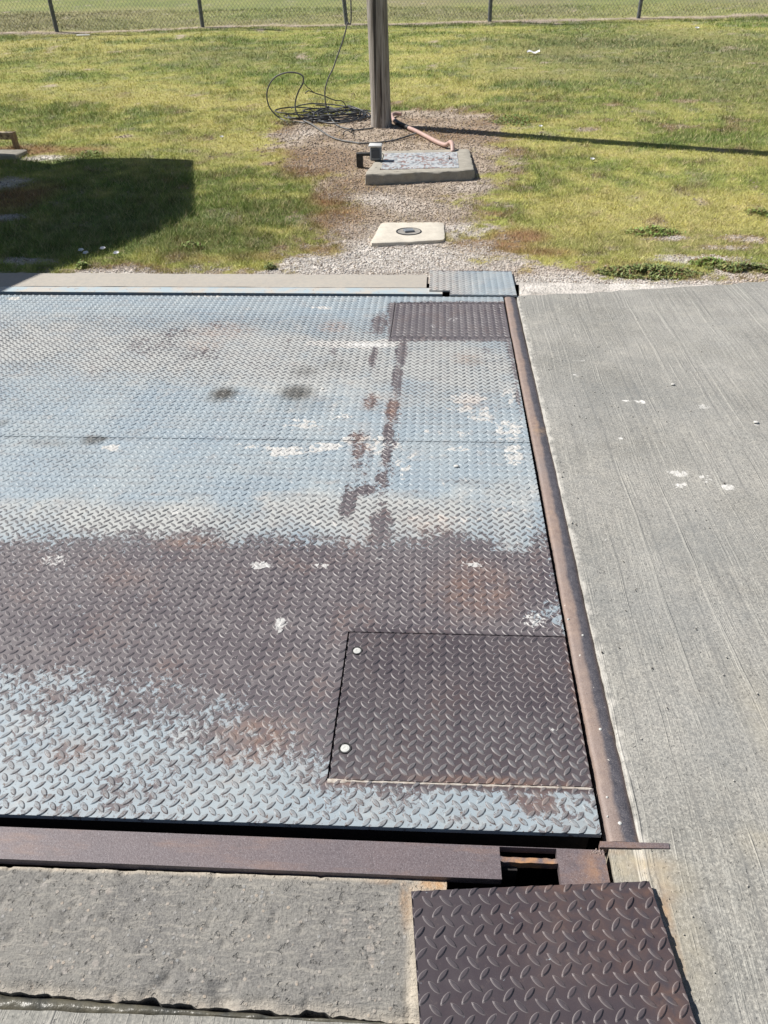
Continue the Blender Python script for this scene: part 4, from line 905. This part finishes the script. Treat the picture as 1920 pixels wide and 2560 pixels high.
T = np.array([L1, L2, L3, L4]); Bt = T.copy(); Bt[:, 2] -= .012
lid = mk('lid', np.vstack([Bt, T]), [(4, 5, 6, 7), (0, 1, 5, 4), (1, 2, 6, 5), (2, 3, 7, 6), (3, 0, 4, 7)], M_lid, hs)
hp = G(*C2(1135, 238), zl); m = MB(); m.tube(spline([hp+[-.0, -.03, 0], hp+[0, -.025, .018], hp+[0, .025, .018], hp+[0, .03, 0]], 5), .005, 6); hnd = m.build('handle', M_black, lid)
hnd.matrix_parent_inverse = Matrix.Identity(4)
# floodlight box on its bracket
bx0 = G(*C2(318, 266), ztop); Yb = bx0[1]
def YP(cx, cy, Y=Yb): return GY(*C2(cx, cy), Y)
lb = empty('box_lamp', (bx0[0], Yb, ztop), 'small grey box lamp with white cap on a black bracket at the handhole slab', 'lamp')
wl = YP(432, 200)[0]-YP(305, 200)[0]; zb_ = YP(370, 262)[2]; zt_ = YP(360, 118)[2]; xm = (YP(432, 200)[0]+YP(308, 200)[0])/2
m = MB(); m.box((xm, Yb+.04, (zb_+zt_)/2), (wl*.92, .09, zt_-zb_), bev=.012); m.build('lamp_body', M_grey, lb, auto=40)
m = MB(); m.box((xm-.004, Yb+.04, zt_+.012), (wl*1.06, .12, .020), bev=.006); m.build('lamp_cap', M_lidw, lb, auto=40)
m = MB(); m.box((xm, Yb-.006, (zb_+zt_)/2+.005), (wl*.66, .008, (zt_-zb_)*.62), bev=.003); m.build('lamp_glass', mat_simple('dark_lens', (.05, .06, .075), (.06, .07, .09), .2), lb)
xa_ = YP(165, 200)[0]; xb_ = YP(310, 200)[0]; za = YP(200, 183)[2]; zb2 = YP(200, 214)[2]; zg = YP(200, 338)[2]; tw = YP(232, 260)[0]-YP(165, 260)[0]
m = MB(); m.box(((xa_+xm)/2, Yb+.05, (za+zb2)/2), (xm-xa_, .05, za-zb2), bev=.004); m.box((xa_+tw/2, Yb+.05, (zb2+zg)/2-.02), (tw, .048, zb2-zg+.05), bev=.004); m.build('bracket', M_black, lb, auto=40)
m = MB(); m.tube(spline([YP(440, 180), YP(452, 205), YP(440, 240), YP(430, 300)+[0, -.03, 0], G(*C2(418, 345), ztop+.004)], 5), .004, 6); m.build('lead', M_black, lb)
# manhole block
mb = GG(*C3(740, 1190)); zt2 = mb[2]+.026
Q1, Q2, Q3, Q4 = G(*C3(738, 1188), zt2), G(*C3(1226, 1164), zt2), G(*C3(1219, 1050), zt2), G(*C3(812, 1052), zt2)
mh = empty('valve_box', ((Q1[0]+Q3[0])/2, (Q1[1]+Q3[1])/2, mb[2]), 'pale square concrete block with a round iron cover set in gravel near the platform', 'valve box')
V, F = quadslab((Q1, Q2, Q3, Q4), mb[2]-.08, zt2, 18, .006, .006, 5); mk('block', V, F, M_block, mh, auto=40)
lc = G(*C3(990, 1113), zt2); rl = (G(*C3(1073, 1113), zt2)[0]-lc[0])
V = []; F = []; n = 40; pr = [(1.0, -.004), (1.0, .0045), (.90, .0045), (.88, .0015), (.02, .002)]
for rr, zz in pr:
    for k in range(n): V.append((lc[0]+rl*rr*math.cos(2*math.pi*k/n), lc[1]+rl*rr*math.sin(2*math.pi*k/n), zt2+.001+zz))
for i in range(4):
    for k in range(n): F.append((i*n+k, i*n+(k+1) % n, (i+1)*n+(k+1) % n, (i+1)*n+k))
nr = 3*n
cov = MB(); cov.add(V[2*n:], [(i*n+k, i*n+(k+1) % n, (i+1)*n+(k+1) % n, (i+1)*n+k) for i in range(2) for k in range(n)]); cvo = cov.build('cover', mat_simple('dusty_iron', (.22, .21, .19), (.38, .35, .31), .7, 20), mh)
rg = MB(); rg.add(V[:3*n], [(i*n+k, i*n+(k+1) % n, (i+1)*n+(k+1) % n, (i+1)*n+k) for i in range(2) for k in range(n)]); rg.build('cover_rim', M_black, mh)
m = MB(); m.box((lc[0], lc[1], zt2+.010), (.075, .06, .014), rz=.3, bev=.003); m.build('cover_lug', M_grey, mh)
# conduit
def gp(cx, cy, dz=.03, f=C3): return GG(*f(cx, cy), dz)
cp_pts = [gp(945, 350, .03), gp(900, 348, .035), gp(880, 362, .03), gp(900, 395), gp(940, 418), gp(990, 440), gp(1040, 462), gp(1110, 498), gp(1170, 530), gp(1215, 548, .03)]
yv = G(*C3(1275, 590), zl)[1]
cp_pts += [gp(1240, 546, .05), gp(1258, 530, .08)+[0, -.02, 0], gp(1272, 545, .08)+[0, -.03, 0], G(*C3(1275, 592), zl)+[0, 0, -.01]]
cd_ = empty('conduit_pipe', cp_pts[3], 'faded pink conduit pipe running from the pole base into the handhole slab', 'conduit')
m = MB(); m.tube(spline(cp_pts, 8), .021, 12); m.build('pipe', M_pipe, cd_, smooth=True)
m = MB(); sp_ = spline(cp_pts[3:6], 8); m.tube(sp_, .0245, 12); m.build('black_sleeve', M_black, cd_, smooth=True)
# cables
def cable(name, P_, r, mat, label, n=8):
    m = MB(); m.tube(spline(P_, n), r, 7); o = m.build(name, mat, smooth=True); return tag(o, label, 'cable')
YC = GG(*C6(560, 790))[1]
def cy6(cx, cy, Y): return GY(*C6(cx, cy), Y)
gr6 = lambda cx, cy, dz=.012: GG(*C6(cx, cy), dz)
loop = [gr6(640, 815), gr6(550, 803), gr6(400, 792, .02)] + [cy6(a, b, YC+d) for a, b, d in ((280, 732, -.02), (180, 620, 0), (140, 480, 0), (160, 350, 0), (230, 240, 0), (330, 182, 0), (450, 160, 0), (560, 178, 0), (612, 225, -.01), (608, 300, -.02), (550, 410, -.04), (515, 520, -.06), (508, 620, -.08), (540, 710, -.10))] + [gr6(620, 782, .03), gr6(720, 832, .02), gr6(850, 920), gr6(960, 990), gr6(1100, 1040), gr6(1300, 1073), GG(*C3(680, 540), .012), GG(*C3(800, 533), .012), GG(*C3(900, 518), .012), GG(*C3(990, 490), .02), GG(*C3(1040, 473), .04)]
cable('looped_cable', loop, .0085, M_cable2, 'grey cable standing in a round loop left of the pole, trailing toward the conduit')
Y2 = GG(*C6(1000, 800))[1]
top = pb+dirp*5.5+[-wpx*.9, 0, 0]
hang = [top, (top*.45+.55*GY(876, 0, Y2))+[-.08, -.06, 0], GY(877, 0, Y2), GY(868, 60, Y2), GY(856, 105, Y2), GY(840, 150, Y2)]+[cy6(a, b, Y2) for a, b in ((1000, 110), (940, 230), (900, 360), (893, 460), (905, 580), (940, 700))]+[gr6(1000, 795, .03), gr6(1080, 860), gr6(1180, 890), gr6(1300, 905), gr6(1450, 890), gr6(1520, 880)]
cable('hanging_cable', hang, .008, M_cable2, 'thin cable hanging down from the pole top in a slack curve to the dirt')
cc_ = [cy6(a, b, Y2+.1) for a, b in ((640, 435), (655, 412), (690, 400), (740, 420), (880, 465), (960, 500), (1040, 525), (1110, 530), (1150, 570), (1165, 620), (1140, 660))]+[gr6(1080, 705, .05), gr6(1000, 742, .03)]
cable('loose_cable_end', cc_, .0055, M_cable, 'thin black cable end curling above the cable heap, left of the pole')
tw = [cy6(a, b, Y2+.12) for a, b in ((622, 300), (660, 345), (700, 378), (740, 412))]
cable('split_wire', tw, .004, M_cable, 'short thin dark wire joining the upright loop to the loose cable end')
fr = [cy6(a, b, Y2+.1) for a, b in ((1120, 535), (1180, 537), (1222, 540), (1232, 490), (1248, 440), (1268, 428), (1282, 465), (1262, 505))]
cable('frayed_wire', fr, .003, mat_simple('bare_copper_wire', (.35, .27, .16), (.45, .38, .26), .5), 'fine frayed tan wire sticking up over the cable heap beside the pole')
coil = empty('cable_coil', gr6(950, 760, 0), 'heap of coiled black cables lying against the left side of the pole', 'cable coil')
ca0, cb0 = GG(*C3(215, 372)), GG(*C3(760, 345)); cen = GG(*C3(470, 372)); rx_ = (cb0[0]-ca0[0])/2; r = np.random.default_rng(3)
for s_ in range(18):
    a0_ = r.random()*6; a = np.linspace(a0_, a0_+r.uniform(2.5, 7.5), 26); cxs = cen[0]+r.normal(.04, .10); cys = cen[1]+r.normal(.03, .08); ax = rx_*r.uniform(.5, 1.0); ay = r.uniform(.12, .36); ph = r.random()*6
    P_ = np.stack([cxs+ax*np.cos(a)*(1+.10*np.sin(2.3*a+ph)), cys+ay*np.sin(a)*(1+.25*np.sin(2*a+ph))+.05*np.sin(3.1*a+ph), 0*a], 1)
    P_[:, 2] = gh(P_[:, 0], P_[:, 1])+.012+.045*r.random()*(1+.6*np.sin(a*2+ph))
    m = MB(); m.tube(spline(P_, 3), .0075 if s_ % 3 else .006, 6); m.build('cable_strand', M_cable if s_ % 4 else M_cable2, coil, smooth=True)
# knot of wire by the pole foot
kn = [gr6(1130, 965, .02), gr6(1150, 925, .03), gr6(1190, 915, .04), gr6(1230, 935, .03), gr6(1245, 905, .05), gr6(1210, 900, .03), gr6(1250, 885, .02), gr6(1240, 940, .02)]
cable('knotted_wire', kn, .006, M_black, 'small knot of black wire on the dirt in front of the pole base')
keep_out += [(mh.location[0], mh.location[1], .25, .14), (hs.location[0], hs.location[1], .46, .34)]
Vc, Fc, cc2 = chips(150000, 8)
gv = mk('gravel', Vc, Fc, M_stone, cols=cc2); tag(gv, 'pale crushed limestone chips scattered on the bare soil', 'gravel'); kind(gv, 'stuff')

# tan rail and block at the left edge
def cL(cx, cy): return cx/6.9125, 300+cy/6.9125
rb = GG(*cL(285, 530)); Yr = rb[1]+.05
tr = empty('tan_rail', rb, 'tan painted angle-iron rail end with one leg at the left edge of the lawn', 'rail')
pA, pB = GY(*cL(215, 205), Yr), GY(*cL(235, 330), Yr); rh = pA[2]-pB[2]; lgz = GY(*cL(260, 530), Yr)[2]; lw = (GY(*cL(285, 450), Yr)[0]-GY(*cL(185, 450), Yr)[0])
m = MB(); m.box((pA[0]-1.2, Yr, pA[2]-rh/2), (2.4, .07, rh), bev=.004); m.build('rail_bar', M_tan, tr)
m = MB(); m.box((pA[0]+.012-lw*.2, Yr, (pA[2]+lgz)/2), (lw*.5, .075, pA[2]-lgz), bev=.003); m.box((pA[0]+.012-lw*.55, Yr+.02, (pB[2]+lgz)/2-.01), (lw*.3, .03, pB[2]-lgz), bev=.002); m.build('leg', mat_simple('rusted_tan_leg', (.20, .13, .08), (.36, .28, .17), .7, 20), tr)
kbx = GG(*cL(310, 690)); zk = GY(*cL(270, 560), kbx[1]+.12)[2]
m = MB(); m.box((kbx[0]-.75-.02, kbx[1]+.14, (zk+kbx[2])/2-.04), (1.5, .28, zk-kbx[2]+.08), bev=.01)
tag(m.build('concrete_block', M_slab, auto=40), 'low concrete block under the tan rail at the left edge', 'concrete block')

# fence
fn = empty('chain_link_fence', (fb[2][0], fb[2][1], fb[2][2]), 'long grey chain link fence crossing the lawn at the top of the view', 'fence')
tops = [(124-17*70/70, 0), (430, 0), (743, 0), (1060, 0), (1385, 0)]
tops = [(107, 0), (430, 0), (743, 0), (1060, 0), (1385, 0)]
PX = list(FX)+[FX[-1]+3.0, FX[0]-2.9]
for i, x in enumerate(PX):
    y = float(fencey(np.array(x))); z = float(gh(np.array(x), np.array(y)))
    if i < 5:
        b = GY(((143, 81), (507, 69), (866, 58), (1224, 52), (1596, 44))[i][0], ((143, 81), (507, 69), (866, 58), (1224, 52), (1596, 44))[i][1], y); t = GY(tops[i][0]*S, 0, y); dr = (t-b)/(t-b)[2]
    else: b = np.array([x, y, z]); dr = np.array([0, 0, 1.])
    m = MB(); m.tube([b-dr*.3, b+dr*.0, b+dr*1.0, b+dr*2.0], .042, 12); m.build('post', M_postm, fn, smooth=True)
m = MB(); V = []; F = []
L0, L1_ = FX[0]-2.9, FX[-1]+3.0; pt = .075
def fz(x): y = float(fencey(np.array(x))); return y, float(gz(np.array(x), np.array(y)))+.03
wn = 0
def wire(xa, za, xb, zb):
    ya, ga = fz(xa); yb_, gb = fz(xb); w = .0021
    p = np.array([xa, ya-.05, ga+za]); q = np.array([xb, yb_-.05, gb+zb])
    d = q-p; nn = np.array([-(d[2]), 0, d[0]]); nn = nn/np.linalg.norm(nn)*w; th = np.array([0, w, 0]); k = len(V)
    for e in (p, q): V.extend([e+nn, e+th, e-nn, e-th])
    for j in range(4): F.append((k+j, k+(j+1) % 4, k+4+(j+1) % 4, k+4+j))
HF = 1.8; nW = int((L1_-L0)/pt)
for i in range(nW):
    x = L0+i*pt
    for sgn in (1, -1):
        for s0 in range(4):
            z0_, z1_ = HF*s0/4, HF*(s0+1)/4; xa_s = x+sgn*z0_*.8; xb_s = x+sgn*z1_*.8
            if L0 < min(xa_s, xb_s) and max(xa_s, xb_s) < L1_: wire(xa_s, z0_, xb_s, z1_)
mk('chain_link_mesh', np.array(V), np.array(F), M_wire, fn)
m = MB(); m.tube([np.array([x, fz(x)[0], fz(x)[1]+HF]) for x in np.linspace(L0, L1_, 40)], .02, 8); m.build('top_rail', M_postm, fn, smooth=True)

# weeds: low leafy mats
def weed(px, py, rx, ry, n, col, label, seed, hs_=.05, group=None, kt=.44):
    c = GG(px*S, py*S); ax = abs(GG((px+rx)*S, py*S)[0]-c[0]); ay = abs(GG(px*S, (py-ry)*S)[1]-c[1]); r = np.random.default_rng(seed)
    a = r.random(n)*6.28; q = np.sqrt(r.random(n)); x = c[0]+ax*q*np.cos(a)*(.8+.5*r.random(n)); y = c[1]+ay*q*np.sin(a)*(.8+.5*r.random(n)); kk = fbm(x, y, 9, 97)+.25*(1-q) > kt; x, y, a, q = x[kk], y[kk], a[kk], q[kk]; n = len(x); z = gh(x, y)+hs_*r.random(n)*(1.1-q)
    s = .007+.009*r.random(n); an = r.random(n)*6.28; V = np.empty((n, 4, 3)); tl = r.normal(0, .5, n)
    ca, sa_ = np.cos(an), np.sin(an)
    for k, (u, v) in enumerate(((-1, 0), (0, .45), (1, 0), (0, -.45))):
        V[:, k, 0] = x+s*(u*ca-v*sa_); V[:, k, 1] = y+s*(u*sa_+v*ca); V[:, k, 2] = z+s*(u*tl+abs(v)*.3)+.004
    cols = np.array(col)*(.6+.9*r.random((n, 1))); yl = r.random(n) < .3; cols[yl] = np.array([.34, .34, .12]); br = r.random(n) < .22; cols[br] = np.array([.20, .13, .06])
    o = mk('weed_mat', V.reshape(-1, 3), np.arange(n*4).reshape(-1, 4), M_leaf, cols=np.repeat(cols, 4, 0)); return tag(o, label, 'weed', group)
dk = (.20, .25, .09); gn = (.24, .34, .09)
weed(1400, 590, 100, 12, 5200, dk, 'largest dark green weed mat creeping over gravel onto the right concrete edge', 1, .06)
weed(1600, 583, 70, 8, 2600, dk, 'dark weed mat on gravel at the far right edge', 2)
weed(1530, 572, 40, 9, 1300, gn, 'smaller weed mat between the two dark mats on the right gravel', 3)
weed(1410, 503, 55, 9, 800, gn, 'thin weed patch behind the pale gravel patch on the right', 4, kt=-1)
weed(1640, 462, 26, 8, 420, gn, 'green weed tuft at the right edge above the gravel', 5)
weed(1120, 262, 60, 10, 1500, (.16, .27, .07), 'dense green weed patch right of the pole dirt, behind its shadow', 6, .07)
weed(412, 536, 30, 5, 500, gn, 'small green weed tuft in front of the rectangular shadow', 7)
weed(585, 581, 14, 4, 260, dk, 'tiny weed tuft against the back of the kerb, mid left', 8)
weed(620, 268, 22, 4, 300, (.10, .09, .05), 'withered weed on the dirt left of the cable heap', 9)
weed(195, 335, 26, 7, 500, gn, 'green tuft beside the bare sand near the tan rail', 10)
weed(178, 578, 12, 5, 220, gn, 'weed tuft behind the kerb at the lower left', 11)

# small white flowers in the grass
fl = [((175, 540), 'white flower at the lower tip of the rectangular shadow, leftmost of four'), ((185, 546), 'white flower just right of the leftmost one near the kerb'), ((222, 536), 'white flower farthest back of the four near the kerb'), ((251, 546), 'white flower rightmost of the four near the kerb'),
      ((1168, 272), 'white flower right of the pole dirt beside the dark weeds'), ((1280, 343), 'white flower in the grass right of the pole shadow'), ((479, 295), 'white flower in the green grass left of the dirt patch'), ((1506, 60), 'white flower far off near the fence on the right')]
def flower(px, py, label, seed):
    c = GG(px*S, py*S, .03); r = np.random.default_rng(seed); V = []; F = []; n = 10; s = .021*max(1, c[1]/9)
    e = empty('white_flower', c-[0, 0, .03], label, 'flower', 'white flowers in the lawn')
    for k, (rr, zz) in enumerate(((.12, -.6), (.55, -.1), (1.0, .12), (.95, .2))):
        for q in range(n): a = 6.283*q/n; w = rr*(1+.10*math.cos(5*a)); V.append(c+s*np.array([w*math.cos(a), w*math.sin(a)*.9-zz*.3, zz+.25*w*math.sin(a)]))
    for k in range(3):
        for q in range(n): F.append((k*n+q, k*n+(q+1) % n, (k+1)*n+(q+1) % n, (k+1)*n+q))
    mk('petals', V, F, M_white, e, smooth=True)
    m = MB(); m.tube([c+[0, .0, -.6*s], c+[.004, .002, -.02], c+[.002, 0, -.05]], .0018, 5); m.build('stem', mat_leafg, e)
mat_leafg = mat_simple('green_stem', (.10, .17, .05), (.13, .2, .06), .6)
for i, ((px, py), lab) in enumerate(fl): flower(px, py, lab, i)
# scrap of paper
c = GG(1152*S, 113*S, .02); V = []; F = []
for i in range(7):
    for j in range(3): V.append(c+np.array([(i-3)*.035, (j-1)*.03, .015*math.sin(i*1.3)+.01*j]))
for i in range(6):
    for j in range(2): F.append((i*3+j, (i+1)*3+j, (i+1)*3+j+1, i*3+j+1))
Vn = np.array(V); Vn2 = Vn-[0, 0, .0015]; nV = len(V)
rim_ = [0, 3, 6, 9, 12, 15, 18, 19, 20, 17, 14, 11, 8, 5, 2, 1]
F += [tuple(k+nV for k in f[::-1]) for f in F[:12]]+[(a, b, b+nV, a+nV) for a, b in zip(rim_, rim_[1:]+rim_[:1])]
tag(mk('paper_scrap', np.vstack([Vn, Vn2]), F, M_white, smooth=True), 'crumpled white paper scrap on the dull grass at the upper right', 'litter')
c = GG(180*S, 76*S, .02); m = MB(); m.box(c, (.26, .05, .02), rz=.2, bev=.006); tag(m.build('paper_scrap', M_white, auto=40), 'flat white scrap of litter below the fence at the upper left', 'litter')

# stones lying on steel and concrete
def stone(c, s, seed, label):
    r = np.random.default_rng(seed); V = []; F = []; n = 8
    for k, (rr, zz) in enumerate(((.55, 0), (1, .25), (.9, .6), (.45, .9), (.02, .95))):
        for q in range(n): a = 6.283*q/n; w = rr*(1+.22*(r.random()-.5)); V.append((c[0]+s*w*math.cos(a)*1.3, c[1]+s*w*math.sin(a)*.9, c[2]+s*zz*.9))
    for k in range(4):
        for q in range(n): F.append((k*n+q, k*n+(q+1) % n, (k+1)*n+(q+1) % n, (k+1)*n+q))
    return tag(mk('stone', V, F, M_bstone, smooth=True), label, 'stone', 'loose stones')
M_bstone = mat_simple('white_pebble', (.55, .53, .49), (.68, .66, .62), .85, 60)
stone(G(1141, 1167, .001), .0095, 1, 'white oval stone on the blue deck plate right of the brown streak')
stone(G(1153, 756, .001), .006, 2, 'small white stone at the back edge of the far hatch')
stone(G(1890, 1057, .0), .010, 3, 'grey stone on the right concrete near the frame edge')
stone(G(1682, 962, .0), .008, 4, 'pale stone on the right concrete beside the white splashes')
stone(G(808, 973, .001), .007, 5, 'whitish stone on the deck right of the two oil spots')
# grit
r = np.random.default_rng(12); n = 900; x = .52+r.random(n)**1.4*2.6; y = .6+r.random(n)**.8*3.9; s = .0012+.0028*r.random(n)**3
x2 = -2.5+2.9*r.random(250); y2 = 1.0+3.4*r.random(250); x = np.concatenate([x, x2]); y = np.concatenate([y, y2]); s = np.concatenate([s, .0008+.0016*r.random(250)**2]); n = len(x)
base = np.array([[1, 0, 0], [-1, 0, 0], [0, 1, 0], [0, -1, 0], [0, 0, 1], [0, 0, -1]], float)
V = base[None]*s[:, None, None]*(.6+.8*r.random((n, 6, 1))); V = V+np.stack([x, y, s*.5+np.where(x > .5, -.001, .0005)], 1)[:, None]
f = np.array([(0, 2, 4), (2, 1, 4), (1, 3, 4), (3, 0, 4), (2, 0, 5), (1, 2, 5), (3, 1, 5), (0, 3, 5)]); Fg = (f[None]+(np.arange(n)*6)[:, None, None]).reshape(-1, 3)
cg = np.where((r.random((n, 1)) < .6), np.array([[.5, .48, .44]]), np.array([[.16, .15, .14]]))
gt = mk('grit', V.reshape(-1, 3), Fg, M_stone, cols=np.repeat(cg, 6, 0)); tag(gt, 'fine loose grit scattered over the concrete and steel', 'grit'); kind(gt, 'stuff')

# ---------------------------------------------------------------- light
EL = R(48); AZ = R(163)
sd = Vector((math.cos(AZ)*math.cos(EL), math.sin(AZ)*math.cos(EL), math.sin(EL)))
# added unseen booth; roof outline projected back from the lawn shadow it casts
Hb = 2.55
def up(px, py):
    p = GG(px*S, py*S); t = (Hb-p[2])/sd.z; return (p[0]+sd.x*t, p[1]+sd.y*t)
rp = [up(402, 344), up(300, 341), up(170, 343), up(110, 356), up(45, 345), up(-40, 338), up(-150, 338)]
rp2 = [up(405, 462), up(330, 498), up(240, 532), up(160, 562), up(80, 588), up(10, 619), up(-30, 640)]
lx_ = min(p[0] for p in rp+rp2)-2.0
outl = rp2[::-1]+[]; outl = [(lx_, rp2[-1][1])]+rp2[::-1]+rp+[(lx_, rp[-1][1])]
bt = empty('added_shade_booth', (lx_+.5, 6.5, 0), 'unseen cream booth added left of the view, roof shaped to cast the lawn shadow', 'booth')
nO = len(outl); V = [(x, y, Hb) for x, y in outl]+[(x, y, Hb+.10) for x, y in outl]; F = [tuple(range(nO))[::-1], tuple(range(nO, 2*nO))]+[(i, (i+1) % nO, nO+(i+1) % nO, nO+i) for i in range(nO)]
mk('roof', V, F, M_booth, bt)
yy0, yy1 = min(p[1] for p in rp2)+1.0, max(p[1] for p in rp)-.5
m = MB(); m.box((lx_+.6, (yy0+yy1)/2, Hb/2-.03), (2.2, yy1-yy0, Hb-.06)); m.build('wall', M_booth, bt)
m = MB(); m.box((lx_+1.71, (yy0+yy1)/2, 1.45), (.02, 1.2, .8)); m.build('window', M_black, bt)

ld = bpy.data.lights.new('sun', 'SUN'); ld.energy = 5.0; ld.angle = R(.53); ld.color = (1, .965, .91)
lo = bpy.data.objects.new('sun', ld); COL.objects.link(lo); lo.rotation_euler = sd.to_track_quat('Z', 'Y').to_euler(); lo.location = (-5, 3, 12)
w = bpy.data.worlds.new('World'); C.world = w; w.use_nodes = True; nt = w.node_tree; bg = nt.nodes['Background']
sk = nt.nodes.new('ShaderNodeTexSky'); sk.sky_type = 'NISHITA'; sk.sun_disc = False; sk.sun_elevation = EL; sk.sun_rotation = math.atan2(sd.x, sd.y)
nt.links.new(sk.outputs[0], bg.inputs[0]); bg.inputs[1].default_value = .052
C.view_settings.view_transform = 'Standard'; C.view_settings.look = 'None'; C.view_settings.exposure = .34; C.view_settings.gamma = 1
C.render.resolution_x = 768; C.render.resolution_y = 1024
